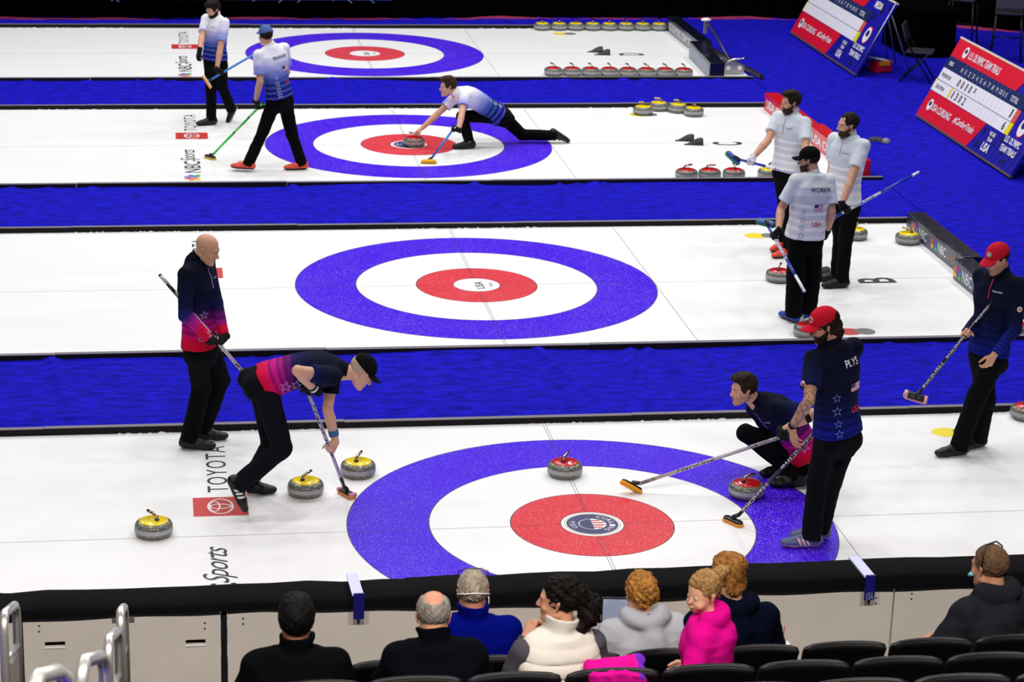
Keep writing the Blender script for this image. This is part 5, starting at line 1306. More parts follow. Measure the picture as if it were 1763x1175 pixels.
HP = {'bald': (-2.757, 1.62, 1.005), 'sweeper': (-2.086, 0.42, 0.921), 'croucher': (1.526, 0.35, 0.53), 'plys': (1.598, -0.36, 0.863), 'redcap': (3.23, 1.15, 1.071), 'workin': (2.614, 4.78, 0.905), 'midwhite': (3.61, 5.76, 0.9), 'leftwhite': (3.017, 7.28, 1.048), 'thrower': (0.477, 12.12, 0.364), 'walker': (-2.359, 13.72, 0.754), 'greenbroom': (-1.911, 11.32, 0.882)}
# ------------------------------------------------------------------ cloth colours
def L3(c): return np.array(s2l(c))
def ramp(u, stops):
    xs = [a for a, _ in stops]; cs = np.array([L3(c) for _, c in stops]); return np.stack([np.interp(u, xs, cs[:, i]) for i in range(3)], 1)
def col_magenta(long=False, deep=False):
    def f(V, u, arm, x, fw):
        C = ramp(u, [(.0, '#c80830'), (.10, '#d40a3e'), (.20, '#c81080'), (.27, '#b8148c'), (.38, '#6a1878'), (.47, '#12144a'), (.62, '#070c2c'), (1, '#060a20')])
        st = (np.sin(u*75) > .3) & (u > .16) & (u < .46); C[st] = C[st]*.55
        a = arm >= 0
        if long: 
            Ca = ramp(arm, [(0, '#060a20'), (.8, '#0a1238'), (1.02, '#162270'), (1.15, '#7a1c8c'), (1.35, '#c81c98'), (1.6, '#d81248'), (2, '#cc0a34')]); pl = (np.sin(arm*60) > .2) & (arm > .85) & (arm < 1.7); Ca[pl] = Ca[pl]*.72
        else: 
            Ca = ramp(arm, [(0, '#060a20'), (.45, '#0a1238'), (.6, '#0c1a50')])
        C[a] = Ca[a]; return C
    return f
def col_navyblue(long=False):
    def f(V, u, arm, x, fw):
        C = ramp(u, [(-.05, '#0c1c98'), (.08, '#0c187c'), (.25, '#0a1450'), (.5, '#080e30'), (1, '#060a20')])
        st = (np.sin(u*70) > .1) & (u < .6); C[st] = C[st]*.55
        Ca = ramp(arm, [(0, '#060a20'), (.8, '#090f34'), (1.3, '#0e1a6a'), (2, '#1024a0')]) if long else ramp(arm, [(0, '#060a20'), (.6, '#0a1442')])
        pl = (np.sin(arm*50) > .1) & (arm > 1.0); Ca[pl] = Ca[pl]*.5; a = arm >= 0; C[a] = Ca[a]; return C
    return f
def col_grey():
    def f(V, u, arm, x, fw):
        C = ramp(u, [(-.2, '#eceef2'), (.15, '#e2e7ed'), (.5, '#d8e0e8'), (1, '#d4dde5')]); st = (np.sin(u*52) > .35) & (u > -.05) & (u < .58); C[st] = L3('#fbfbfd')
        a = arm >= 0; Ca = ramp(arm, [(0, '#d4dde5'), (.6, '#dbe3ea')]); C[a] = Ca[a]; return C
    return f
def col_blend():
    def f(V, u, arm, x, fw):
        C = ramp(u, [(.0, '#10147c'), (.12, '#0c1a90'), (.22, '#0e2a78'), (.32, '#183c9c'), (.42, '#5a70c4'), (.52, '#98a0e0'), (.68, '#d4d4f4'), (.8, '#eeeef8'), (1, '#f2f2f8')])
        st = (np.sin(u*62) > .55) & (u < .56); C[st] = C[st]*.6+L3('#a8b4f0')*.22
        a = arm >= 0; Ca = ramp(arm, [(0, '#eeeef8'), (.28, '#dcdcf6'), (.5, '#9aa4e0'), (.56, '#a8b0e8'), (.6, '#8c98dc')]); C[a] = Ca[a]; return C
    return f
def col_plain(c, c2=None, split=None):
    def f(V, u, arm, x, fw):
        C = np.tile(L3(c), (len(V), 1)); 
        if c2: C[arm >= 0] = L3(c2)
        return C
    return f
def at(O, u, x=0.0, back=False, lift=.10):
    J = O.J; up = nz(J['neck']-J['pelvis']); L = np.linalg.norm(J['neck']-J['pelvis']); rt = nz(J['shR']-J['shL']); fw = nz(np.cross(up, rt)); b = -fw if back else fw
    return J['pelvis']+up*L*u+rt*x+b*lift+O.off, b, up, rt
def fixJ(J, ground='LR', bend=False):
    J = {k: list(v) for k, v in J.items()}
    for sd in ground:
        J['an'+sd][2] = max(J['an'+sd][2], .085)
    pv = np.array(J['pelvis']); up = nz(np.array(J['neck'])-pv); kd = nz((np.array(J['knL'])+np.array(J['knR']))/2-pv)
    if bend: J['down'] = list(nz(-.72*up+.28*kd))
    return J
M_TW = mat('team_white', '#e8e8f0', .6); M_TN = mat('team_navy', '#18264e', .6); M_TR = mat('team_red', '#d02848', .6); M_LIL = mat('star_lilac', '#b8a8e8', .6); M_STB = mat('star_blue', '#6f86d8', .6)
PALE = '#e0ad8c'; MID = '#cf9877'; TAN = '#c08a66'
SP_BLK = dict(upper='#0f0f12', sole='#0a0a0c')

# ------------------------------------------------------------------ players
def ik(sh, wr, hint, L1, L2):
    sh, wr, hint = np.array(sh, float), np.array(wr, float), np.array(hint, float); v = wr-sh; D = np.linalg.norm(v); u = v/D
    if D >= (L1+L2)*.999: return sh+u*D*L1/(L1+L2)
    x = (D*D+L1*L1-L2*L2)/(2*D); r = math.sqrt(max(0, L1*L1-x*x)); q = hint-sh; q = nz(q-u*(q@u)); return sh+u*x+q*r
def grip(J, sd, key, p=None, sgn=1, dirv=None, s=1.0, curl=.92):
    """moves the wrist so that the palm closes on the shaft, bends the elbow to reach it; returns the hand spec"""
    a, b = np.array(BR[key][0]), np.array(BR[key][1]); sh = nz(b-a)*sgn
    p = np.array(HP[key]) if p is None else a+(b-a)*p; el = np.array(J['el'+sd]); t = sh
    d = nz(dirv) if dirv is not None else nz(p-el); d = nz(d-t*(d@t)); n = np.cross(t, d) if sd == 'R' else np.cross(d, t)
    wr = p-d*.078*s-n*.022*s; J['el'+sd] = list(ik(J['sh'+sd], wr, el, .315*s, .275*s)); J['wr'+sd] = list(wr); J['ha'+sd] = list(wr+d*.1)
    return dict(t=tuple(t), curl=.92 if curl is None else curl, thumb=.8, spread=0)
J = fixJ(JN['bald'])
hr = grip(J, 'R', 'bald', None, 1); hl = grip(J, 'L', 'bald', .44, 1)
O = build_person('bald player in a navy and magenta long-sleeved shirt walking with a broom under his arm', J, dict(s=.98, look=(.86, -.40, -.36), skin='#d8a583', brow='#6a4a34', handR=hr, handL=hl,
    gloveR=('#101013', '#9a9aa2'), gloveL=('#101013',), shirt=dict(col=col_magenta(True), sleeve=1.93, collar=.05), trousers='#07080c', tw=1.12, shoe=SP_BLK))
for u, x, r in ((.40, -.03, .040), (.26, -.01, .038), (.13, .02, .032)):
    c, n, up, rt = at(O, u, x+.09); cloth_star(O, c+rt*.05, nz(n+rt*.9), up, r, M_LIL)
c, n, up, rt = at(O, .92); cloth_line(O, c, c-up*.17, n, .008, M_LIL)
c, n, up, rt = at(O, .78, -.07); cloth_text(O, 'Columbia', c, n, up, .06, .014, M_TW)

J = fixJ(JN['sweeper'], 'L'); J['toR'] = [J['anR'][0]+.085, J['anR'][1]-.02, J['anR'][2]-.18]
hr = grip(J, 'R', 'sweeper', .965, 1, None); hl = grip(J, 'L', 'sweeper', .42, 1)
O = build_person('player in a black cap and magenta shirt bending low to sweep', J, dict(s=1.0, tlo=-.03, bow=(-.03, 0, .05), look=(.72, -.22, -.66), hup=(.6, 0, .6), skin='#dca98c', brow='#8a6a50',
    handR=hr, handL=hl, gloveR=('#101013', '#b8b8c0'), hair=('nape', '#b09880', '#d0b8a0'), cap=dict(col='#0c0c10', open=True, strap='#16161a'),
    shirt=dict(col=col_magenta(), sleeve=.62, collar=.04, hem=.025), trousers='#0b0d16', tw=1.06, shoe=dict(upper='#0e0f12', sole='#08080a', ground=False),
    shoeR=dict(stripes='#e8e8ec', up=(.85, 0, .40)), shoeL=dict(ground=True),
    bands=[('elR', 'wrR', .84, .90, .036, '#ececf0', 'wrist_band'), ('elR', 'wrR', .76, .82, .038, '#15151a', 'watch'), ('elL', 'wrL', .62, .80, .039, '#4a6a94', 'wrist_band')]))
for u, x, r in ((.30, .16, .045), (.43, .17, .04)):
    c, n, up, rt = at(O, u, x, False, .02); cloth_star(O, c, nz(rt-n*.1), up, r, M_LIL)

J = fixJ(JN['croucher']); J['head'][0] -= .04; J['neck'][0] -= .02
hl = grip(J, 'L', 'croucher', None, 1)
O = build_person('dark-haired player in a navy shirt crouching on the ice with a yellow-headed broom', J, dict(s=1.0, bow=(.04, 0, .05), look=(-.97, -.18, -.12), skin='#dba788', brow='#241812', stub=('#6a5648', .28),
    hair=('quiff', '#1c1410', '#3a2a20'), handL=hl, handR=dict(curl=.4), gloveL=('#101013', '#e8e8ee', 1), shirt=dict(col=col_magenta(), sleeve=.62, collar=.05), trousers='#07080c', shoe=SP_BLK,
    bands=[('elL', 'wrL', .10, .26, .048, '#101014', 'arm_band')]))
c, n, up, rt = at(O, .90); cloth_line(O, c, c-up*.17, n, .008, M_LIL); c, n, up, rt = at(O, .74, -.08); cloth_text(O, 'Columbia', c, n, up, .08, .016, M_TW)
c, n, up, rt = at(O, .18, -.14, False, .03); cloth_star(O, c, nz(-rt+n*.1), up, .045, M_LIL)

J = fixJ(JN['plys'])
hr = grip(J, 'R', 'plys', None, 1, (-.7, .2, -.4))
O = build_person('player in a red cap and navy shirt reading PLYS, back to the stand', J, dict(s=1.03, look=(-.93, -.05, -.34), skin='#c4916f', brow='#1c1410', tattoo=True,
    hair=('curly_back', '#120c0a', '#33221a'), beard=(.0, '#1a120e', '#2c2018'), cap=dict(col='#c8182c', tilt=.1, badge=[(1, '#e8d8d0'), (.7, '#8a3a44')]), handL=dict(curl=.30, t=(-.3, .9, -.1), spread=.3, thumb=.2), handR=hr,
    shirt=dict(col=col_navyblue(), sleeve=.68, collar=.03), trousers='#08090e', tw=1.08, shoe=dict(upper='#4c5a80', sole='#c99aa0', stripes='#e8b4b8'),
    bands=[('elL', 'wrL', .90, .98, .036, '#16141a', 'watch')]))
c, n, up, rt = at(O, .80, .06, True, .11); nn = nz(n+rt*.12); cloth_text(O, 'PLYS', c, nn, up, .125, .055, M_TW, bold=.015)
c, n, up, rt = at(O, .52, .085, True, .11); cloth_flag(O, c, nn, up, .105, .062)
c, n, up, rt = at(O, .27, .085, True, .11); cloth_text(O, 'USA', c, nn, up, .10, .048, M_TR, bold=.02)
for u, r in ((.45, .036), (.30, .040), (.16, .034), (.05, .036)):
    c, n, up, rt = at(O, u, -.085, True, .11); cloth_star(O, c, nz(n-rt*.25), up, r, M_STB)
c = np.array(J['shL'])*.45+np.array(J['elL'])*.55; disc_decal(O, 'sleeve_patch', O.shirt_ops, c-O.off+np.array((-.06, -.03, 0)), (-.8, -.6, 0), (0, 0, 1), .024, [(1, '#d8d0d8'), (.6, '#b05050')], O.root)

J = fixJ(JN['redcap'])
hr = grip(J, 'R', 'redcap', None, 1, (-.6, -.5, -.3))
O = build_person('player in a red cap and blue-striped long-sleeved shirt walking in at the right edge', J, dict(s=1.0, look=(-.90, -.28, -.34), skin='#d09a7c', brow='#2a1c14', stub=('#54402f', .45), hair=('nape', '#1c1410', '#30221a'),
    cap=dict(col='#c01830', tilt=.25, badge=[(1, '#e8d8c8'), (.75, '#39508a'), (.45, '#e8e0e0')]), handL=dict(curl=.38, t=(-.8, -.3, .1), thumb=.25), handR=hr, shirt=dict(col=col_navyblue(True), sleeve=1.92, collar=.05), trousers='#08090d', tw=1.15, shoe=SP_BLK))
c, n, up, rt = at(O, .92); cloth_line(O, c, c-up*.16, n, .008, M_TR); c, n, up, rt = at(O, .78, -.07); cloth_text(O, 'Columbia', c, n, up, .085, .018, M_TW)
c = np.array(J['shL'])*.5+np.array(J['elL'])*.5; disc_decal(O, 'sleeve_patch', O.shirt_ops, c-O.off+np.array((.0, -.06, 0)), (-.2, -1, 0), (0, 0, 1), .022, [(1, '#e8e0e0'), (.6, '#c09030')], O.root)

J = fixJ(JN['workin']); J['toL'] = [J['anL'][0]-.07, J['anL'][1]+.17, 0]; J['toR'] = [J['anR'][0]+.02, J['anR'][1]+.18, 0]
hl = grip(J, 'L', 'workin', None, -1)
O = build_person('player in a black cap and pale shirt reading WORKIN, seen from behind', J, dict(s=.98, look=(-.90, .40, -.16), skin='#cf9a7c', stub=('#3c2a20', .6), brow='#1c1410', hair=('nape', '#1c1410', '#2a1e18'), beard=(.0, '#2c1e16', '#4a382c'), cap=dict(col='#050506'),
    handL=hl, handR=dict(curl=.5, t=(.4, .8, 0)), gloveL=('#101013',), gloveR=('#101013',), shirt=dict(col=col_grey(), sleeve=.72, collar=.03), trousers='#050507', tw=1.3, shoe=dict(upper='#2840a8', sole='#14161c'), fat=1.12))
c, n, up, rt = at(O, .78, .03, True, .11); cloth_text(O, 'WORKIN', c, n, up, .215, .045, M_TN, bold=.01)
c, n, up, rt = at(O, .50, .03, True, .11); cloth_flag(O, c, n, up, .10, .062)
c, n, up, rt = at(O, .24, .03, True, .11); cloth_text(O, 'USA', c, n, up, .10, .045, M_TR, bold=.015)
for u, r in ((.42, .03), (.30, .034), (.18, .034), (.06, .036)):
    c, n, up, rt = at(O, u, -.11, True, .10); cloth_star(O, c, nz(n-rt*.4), up, r, mat('star_slate', '#6c7684', .6))

J = fixJ(JN['midwhite'])
hl = grip(J, 'L', 'midwhite', None, 1)
O = build_person('bearded player in a pale shirt on the right of the trio, black gloves', J, dict(s=1.02, look=(-.98, -.10, -.06), skin='#d8a486', brow='#1c1410', hair=('recede', '#15100e', '#2c211b'), beard=(.0, '#2a1d16', '#4a382c'),
    handL=hl, handR=dict(curl=.6), gloveL=('#101013', '#d0d0d8'), gloveR=('#101013',), shirt=dict(col=col_grey(), sleeve=.66, collar=.06), trousers='#060608', shoe=SP_BLK))
c, n, up, rt = at(O, .92); cloth_line(O, c, c-up*.14, n, .006, mat('zip_pink', '#c86a7c', .6)); c, n, up, rt = at(O, .76, -.07); cloth_text(O, 'Columbia', c, n, up, .075, .015, M_TN)

J = fixJ(JN['leftwhite'])
hr = grip(J, 'R', 'leftwhite', None, -1)
O = build_person('bearded player in a pale shirt on the left of the trio, white glove', J, dict(s=1.0, look=(-.98, -.14, -.10), skin='#d6a080', brow='#1c1410', hair=('quiff', '#15100e', '#2c211b'), beard=(.001, '#241a14', '#42322a'),
    handR=hr, handL=dict(curl=.5), gloveR=('#d4d4da', '#9a9aa4'), shirt=dict(col=col_grey(), sleeve=.66, collar=.06), trousers='#050507', shoe=dict(upper='#e84a38', sole='#16161a')))
c, n, up, rt = at(O, .92); cloth_line(O, c, c-up*.17, n, .006, mat('zip_pink', '#c86a7c', .6)); c, n, up, rt = at(O, .76, -.07); cloth_text(O, 'Columbia', c, n, up, .075, .015, M_TN)

J = fixJ(JN['thrower'], 'L')
hl = grip(J, 'L', 'thrower', None, 1)
sx = np.array((.06+.02, 12.78, .185)); J['haR'] = [sx[0], sx[1], sx[2]]; J['wrR'] = [sx[0]+.075, sx[1]-.005, sx[2]+.045]; J['elR'] = list(ik(J['shR'], J['wrR'], J['elR'], .315, .275))
J['anR'][2] = .10; J['toR'] = [J['anR'][0]+.16, J['anR'][1], -.01]
O = build_person('player in a white to blue shirt sliding in a lunge to release a stone', J, dict(s=1.0, h=.007, bow=(-.02, 0, .05), look=(-.985, -.12, -.10), skin='#d9a585', brow='#2a1c14', hair=('quiff', '#2a1c14', '#4a3424'), handL=hl, handR=dict(t=(0, -1, .1), curl=.75, thumb=.5),
    gloveL=('#101013', '#d0d0d8'), shirt=dict(col=col_blend(), sleeve=.62, collar=.04), trousers='#050506', shoeL=SP_BLK, shoeR=dict(upper='#101013', sole='#141418', ground=False, up=(-.55, 0, -.8))))
for u, r in ((.46, .03), (.34, .034), (.22, .034), (.10, .036)):
    c, n, up, rt = at(O, u, -.11, True, .08); cloth_star(O, c, nz(-rt*.8+n*.6), up, r, M_TW)

J = fixJ(JN['walker'], 'R')
hl = grip(J, 'L', 'walker', None, 1)
O = build_person('bearded dark-haired player in a white to blue shirt walking at the top left', J, dict(s=.97, h=.007, look=(-.72, -.55, -.42), skin='#d6a080', brow='#15100e', hair=('thick', '#0e0a09', '#241a15'), beard=(.004, '#120d0b', '#261c16'), handL=hl, handR=dict(curl=.35, t=(-.7, -.6, 0), spread=.4),
    gloveL=('#101013', '#c8c8d0'), gloveR=('#101013',), shirt=dict(col=col_blend(), sleeve=.72, collar=.05), trousers='#050506', shoeR=dict(upper='#17171c', sole='#0b0b0d'), shoeL=dict(upper='#17171c', sole='#9a949a', ground=False, up=(-.85, -.2, .45))))
c, n, up, rt = at(O, .92); cloth_line(O, c, c-up*.14, n, .005, mat('zip_pink', '#c86a7c', .6)); c, n, up, rt = at(O, .76, -.07); cloth_text(O, 'Columbia', c, n, up, .075, .015, M_TN)

J = fixJ(JN['greenbroom'], 'R')
J['anL'][2] = .10; J['toL'][2] = .11
hl = grip(J, 'L', 'greenbroom', .93, 1)
O = build_person('player in a blue-grey cap striding away with a bright green broom', J, dict(s=1.0, h=.007, look=(-.35, .93, -.05), skin='#d9a585', hair=('nape', '#15100e', '#2a1e18'), cap=dict(col='#4f68a4', open=True, strap='#e8e8f0'), handL=hl, handR=dict(curl=.5),
    gloveL=('#101013',), shirt=dict(col=col_blend(), sleeve=.72, collar=.04), trousers='#050506', shoe=dict(upper='#e4503c', sole='#3a2024'), shoeL=dict(ground=False, up=(.30, 0, .95))))
c, n, up, rt = at(O, .78, .03, True, .11); nn = nz(n+rt*.1); cloth_text(O, 'PERSINGER', c, nn, up, .20, .040, M_TN)
c, n, up, rt = at(O, .54, .085, True, .11); cloth_flag(O, c, nn, up, .10, .065)
c, n, up, rt = at(O, .29, .085, True, .11); cloth_text(O, 'USA', c, nn, up, .07, .05, M_TR, bold=.015)
for u, r in ((.40, .028), (.29, .034), (.18, .034), (.07, .036)):
    c, n, up, rt = at(O, u, -.06, True, .10); cloth_star(O, c, nz(n-rt*.2), up, r, M_TW)
# ------------------------------------------------------------------ brooms
def broom(key, label, sections, shell, pad, long_ax, nrm, text=None, tcol='#14141a', accent=None, L=.10, Wd=.036, group='curling brooms of the players'):
    a, b = np.array(BR[key][0], float), np.array(BR[key][1], float); root = empty('curling_broom', tuple(a)); tag(root, label, 'broom', group)
    ax = nz(b-a); Lb = np.linalg.norm(b-a); n = np.array(nrm, float); l = np.array(long_ax, float); n = nz(n); l = nz(l-n*(l@n)); w_ = np.cross(n, l)
    R3 = Matrix([l, w_, n]).transposed()
    def pill(z0, z1, hl, hw, name, m, taper=.9):
        V = []; F = []; k = 28
        rows = [(z0, .93), (z0+(z1-z0)*.25, 1), (z0+(z1-z0)*.6, 1), (z1, taper)]
        for z_, q in rows:
            for j in range(k):
                t = 6.28318*j/k; c, s_ = math.cos(t), math.sin(t); x = (hl-hw)*(1 if c > 0 else -1)*(abs(c) > 1e-6)+hw*c*q; y = hw*s_*q
                V.append(R3 @ Vector((x, y, z_)))
        for i in range(len(rows)-1):
            for j in range(k): F.append((i*k+j, i*k+(j+1) % k, (i+1)*k+(j+1) % k, (i+1)*k+j))
        F += [tuple(range(k))[::-1], tuple((len(rows)-1)*k+j for j in range(k))]
        return mesh_obj(name, V, F, m, root, True)
    pill(-.018, .004, L, Wd, 'pad', mat('pad_'+pad[1:], pad, .8))
    sh = pill(.004, .022, L*.93, Wd*.85, 'head_shell', mat('shell_'+shell[1:], shell, .35), .75)
    if accent:
        for s_ in (-1, 1):
            q = MB(); q.tube([R3 @ Vector((s_*L*.80, -.030, .012)), R3 @ Vector((s_*L*.80, .030, .012))], .017, 10); q.build('end_tuft', mat('acc_'+accent[1:], accent, .6), root, True)
    MB().tube([R3 @ Vector((0, 0, .02)), Vector(n*.035), Vector(ax*.075)], [.02, .017, .0155], 12).build('socket', mat('socket_black', '#101012', .4), root, True)
    x0 = .065; o_ = Vector(ax)
    for (t, c) in sections:
        x1 = Lb*t; MB().tube([o_*x0, o_*x1], .0145, 14).build('shaft', mat('shaft_'+c[1:], c, .28, coat=.3), root, True); x0 = x1
    MB().tube([o_*(Lb-.002), o_*(Lb+.012)], [.0155, .011], 14).build('end_cap', mat('cap_black' if sections[-1][1] != '#e6e8f2' else 'cap_white', '#141416' if sections[-1][1] != '#e6e8f2' else '#d8daf0', .4), root, True)
    if text:
        view = nz(np.array(cam.matrix_world.translation)-(a+b)/2); side = nz(view-ax*(view@ax)); up = np.cross(side, ax)
        for (body, t0, t1, flip, shear) in text:
            v, f, asp = text_geo(body, shear, 1.0, .01); d = -1 if flip else 1; P = []
            for x, y in v:
                s_ = (t0+(t1-t0)*x)*Lb if d > 0 else (t1-(t1-t0)*x)*Lb; ang = (y-.5)*d*1.5
                P.append(ax*s_+(side*math.cos(ang)+up*math.sin(ang))*.0172)
            mesh_obj('lettering', P, f, mat('print_'+tcol[1:], tcol, .5), root)
    return root
Z = (0, 0, 1)
broom('bald', 'silver broom with a black grip held under the arm of the bald player', [(.86, '#b8b0b4'), (.93, '#1a1a1c'), (1, '#c8c0c4')], '#18181a', '#d88aa0', (.6, -.8, .0), (.3, -.3, .9), [('TEAM', .14, .26, 0, 0), ('Hardline', .55, .72, 1, .3), ('Hardline', .74, .9, 1, .3)])
broom('sweeper', 'white broom with dark lettering pressed on the ice by the bending sweeper', [(.16, '#20262e'), (1, '#c4b8cc')], '#17161a', '#e0883a', (.49, -.87, 0), Z, [('Hardline', .36, .86, 1, .3)], accent='#d890a8')
broom('croucher', 'silver broom with a bright yellow head held by the crouching player', [(1, '#b9b2b8')], '#1c1a1c', '#f0a808', (.85, 0, -.5), (.45, .5, .75), [('TEAM HARDLINE', .78, .98, 0, 0), ('Hardline', .30, .56, 0, .3), ('HARDLINE', .07, .16, 0, 0)], L=.10, Wd=.038)
broom('plys', 'black broom with white lettering resting on the ice in front of the player named PLYS', [(1, '#131316')], '#131316', '#e0902a', (.5, -.86, 0), Z, [('Hardline', .10, .36, 1, 0), ('Hardline', .50, .80, 1, 0), ('Hardline', .82, .98, 1, 0)], '#dcd8e0')
broom('redcap', 'black broom with pink-tufted head held off the ice by the red-capped player on the right', [(1, '#17161a')], '#101012', '#d890a8', (.93, -.10, -.33), (-.1, -.85, .5), [('Hardline', .08, .30, 1, 0), ('Hardline', .34, .56, 1, 0), ('Hardline', .66, .80, 1, 0)], '#c8c8d0', accent='#e0a4a8')
broom('workin', 'blue and white broom with green head held by the player with WORKIN on his shirt', [(.18, '#2a44b0'), (.55, '#e6e8f2'), (.78, '#2034a8'), (1, '#e6e8f2')], '#2c5ca0', '#2e8a3a', (.9, -.3, -.3), (-.15, -.6, .8), [('BALANCE', .28, .52, 1, 0)], '#2a3cae')
broom('midwhite', 'blue and white broom sticking out to the right behind the bearded player', [(.20, '#2034a8'), (.60, '#e6e8f2'), (.93, '#2a3ec0'), (1, '#e6e8f2')], '#2c5ca0', '#2e8a3a', (.3, -.3, .9), (-.9, 0, .4), [('TEAM PLUS', .30, .52, 0, 0)], '#2a3cae')
broom('leftwhite', 'blue and white broom with green head held out by the white-gloved player', [(.12, '#2a44b0'), (.30, '#2034a8'), (.62, '#e6e8f2'), (1, '#2034a8')], '#2a50b4', '#3a9a3a', (.72, -.2, -.62), (.35, -.75, .6), [('BALANCE', .38, .58, 0, 0)], '#2a3cae')
broom('thrower', 'blue broom with yellow head trailing beside the sliding player', [(1, '#2c74c8')], '#f0b010', '#f0b010', (.95, -.28, -.08), (.1, .70, .7), L=.10, Wd=.042)
broom('walker', 'blue broom with orange and white pad carried by the dark-bearded player', [(1, '#2c7ad0')], '#e6dccf', '#e89a3a', (.50, -.1, -.85), (.80, .1, .5))
broom('greenbroom', 'bright green broom touching the ice beside the striding player', [(.45, '#2fd63c'), (.48, '#14301a'), (.72, '#2fd63c'), (.76, '#14301a'), (1, '#2fd63c')], '#141416', '#d8b03a', (.6, -.8, 0), Z)

# ------------------------------------------------------------------ spectators in the stand
def rot2(v, a): c, s_ = math.cos(a), math.sin(a); return np.array((v[0]*c-v[1]*s_, v[0]*s_+v[1]*c, 0.))
def seated(x, y, zf, s, yaw=0, lean=.05, side=0, head=(0, .04, .12), elb=.10, arms=None):
    """yaw>0 turns to the left; lean forward, side lean to the right, in metres at the neck"""
    f = rot2((0, 1), R(yaw)); r = np.array((f[1], -f[0], 0.)); z_ = np.array((0, 0, 1.)); J = {}
    J['pelvis'] = np.array((x, y, zf+.435*s)); lean = lean-.05; J['neck'] = J['pelvis']+z_*.555*s+f*lean+r*side
    J['head'] = J['neck']+r*head[0]+f*head[1]*s+z_*head[2]*s; up = nz(J['neck']-J['pelvis'])
    for sd, k in (('L', -1), ('R', 1)):
        J['sh'+sd] = J['neck']-up*.08*s+r*k*.18*s; J['hip'+sd] = J['pelvis']+r*k*.09*s+f*.02; J['kn'+sd] = J['hip'+sd]+f*.42*s+z_*.03*s+r*k*.05; J['an'+sd] = J['kn'+sd]-z_*.40*s+f*.02; J['an'+sd][2] = zf+.09
        J['to'+sd] = J['an'+sd]+f*.2*s-z_*.05; J['el'+sd] = J['sh'+sd]-z_*.27*s+f*.06*s+r*k*elb*s; J['wr'+sd] = J['el'+sd]+f*.22*s-r*k*.12*s-z_*.05
    J['down'] = f*.9-z_*.3
    if arms:
        for k, v in arms.items(): J[k] = J['sh'+k[2]]+r*v[0]*s+f*v[1]*s+z_*v[2]*s
    return {k: (list(map(float, v))) for k, v in J.items()}
GS = 'spectators seated in the stand'
HD = dict(curl=.4, t=(0, .3, 1))
def spect(label, J, sp, zf): 
    sp.setdefault('handL', HD); sp.setdefault('handR', HD); sp['zf'] = zf; sp.setdefault('h', .0065); sp.setdefault('hb', .006); sp.setdefault('hh', .0035); sp.setdefault('hc', .006); sp.setdefault('tw', 1.0)
    return build_person(label, J, sp, GS)
def jacket(c, **k):
    d = dict(col=col_plain(c), sleeve=1.95, collar=.035, inf=.030, flarecol=True, folds=.006, ff=13, name='jacket', mat='jacket_cloth', hem=-.06, flare=.012); d.update(k); return d
O = spect('dark-haired man in a black jacket, second row, left of the other spectators', seated(-2.56, -5.86, .88, .97, -4, .06), dict(s=.97, look=(.02, 1, -.10), skin='#8a5a44', hair=('thick', '#020202', '#0c0908'), shirt=jacket('#050609'), fat=1.06), .88)
O = spect('balding grey-haired man in a dark navy jacket, second row, next to the white vest', seated(-1.90, -5.80, .88, .93, 0, .10, 0, (0, .07, .105)), dict(s=.96, hs=1.05, look=(.08, .93, -.36), skin='#c48a6c', hair=('balding', '#5c564e', '#a49c90'), shirt=jacket('#05060d', inf=.036), fat=1.12), .88)
O = spect('grey-haired man in a bright blue fleece with glasses pushed up, front row', seated(-1.60, -4.92, .56, .99, -3, .05), dict(s=.98, look=(.05, 1, -.12), skin='#b97c62', hair=('short', '#6a6058', '#bcae9a'), shirt=jacket('#000868', inf=.030), fat=1.08), .56)
H = O.H
for nm, pts, r_, c in (('mask_strap', [(.079, -.01, -.02), (.084, -.05, .012), (.05, -.112, .030), (0, -.127, .038), (-.05, -.112, .03), (-.084, -.05, .012), (-.079, -.01, -.02)], .0035, '#e8e4e0'), ('mask_strap', [(.07, .02, -.07), (.085, -.02, -.05), (.0855, .0, -.02)], .003, '#e8e4e0'),
                       ('glasses_frame', [(-.072, .055, .09), (-.080, -.02, .10), (-.078, -.03, .128), (-.04, -.045, .148), (.04, -.045, .148), (.078, -.03, .128), (.080, -.02, .10), (.072, .055, .09)], .0028, '#101014')):
    MB().tube([H.p(*q) for q in pts], r_, 8).build(nm, mat('acc_'+c[1:], c, .5), O.root, True)
J = seated(-1.33, -5.80, .88, .99, 12, .04, .02, (.0, .03, .145), .09, {'elL': (-.06, .10, -.27), 'wrL': (.12, .27, -.06)})
O = spect('dark-haired woman in a cream quilted vest over grey sleeves, looking left', J, dict(s=.97, female=True, look=(-.93, .36, -.05), skin='#c98f70', brow='#1c1410', hair=('wavy_pony', '#040303', '#180f0d'), handL=dict(curl=.85, t=(.5, -.6, .3), thumb=.6), shirt=jacket('#cfcabf', sleeve=0, inf=.034, quilt=43, collar=.04, under='#45434a', hem=-.10, name='vest', folds=.003), trousers='#15151a'), .88)
O = spect('woman in a pale grey hoodie with a curly auburn bun, front row', seated(-.66, -4.92, .56, .93, 5, .09, -.03, (-.01, .05, .125), .13), dict(s=.95, female=True, look=(-.16, 1, -.20), skin='#c88c6c', hair=('messy_bun', '#5a3212', '#c08840'), shirt=jacket('#a2a4aa', hood=True, flarecol=False, inf=.036, collar=.03, folds=.009, name='hoodie'), trousers='#202430'), .56)
O = spect('red-haired boy in a navy hoodie leaning in the front row', seated(-.225, -4.92, .56, 1.0, 4, .06, .0, (-.03, .04, .145), .10), dict(s=.96, look=(-.35, .93, -.05), skin='#d0987a', hair=('tousled', '#4a2a10', '#b07a3a'), shirt=jacket('#040a1a', hood=True, flarecol=False, inf=.030, collar=.03, name='hoodie'), trousers='#15151a'), .56)
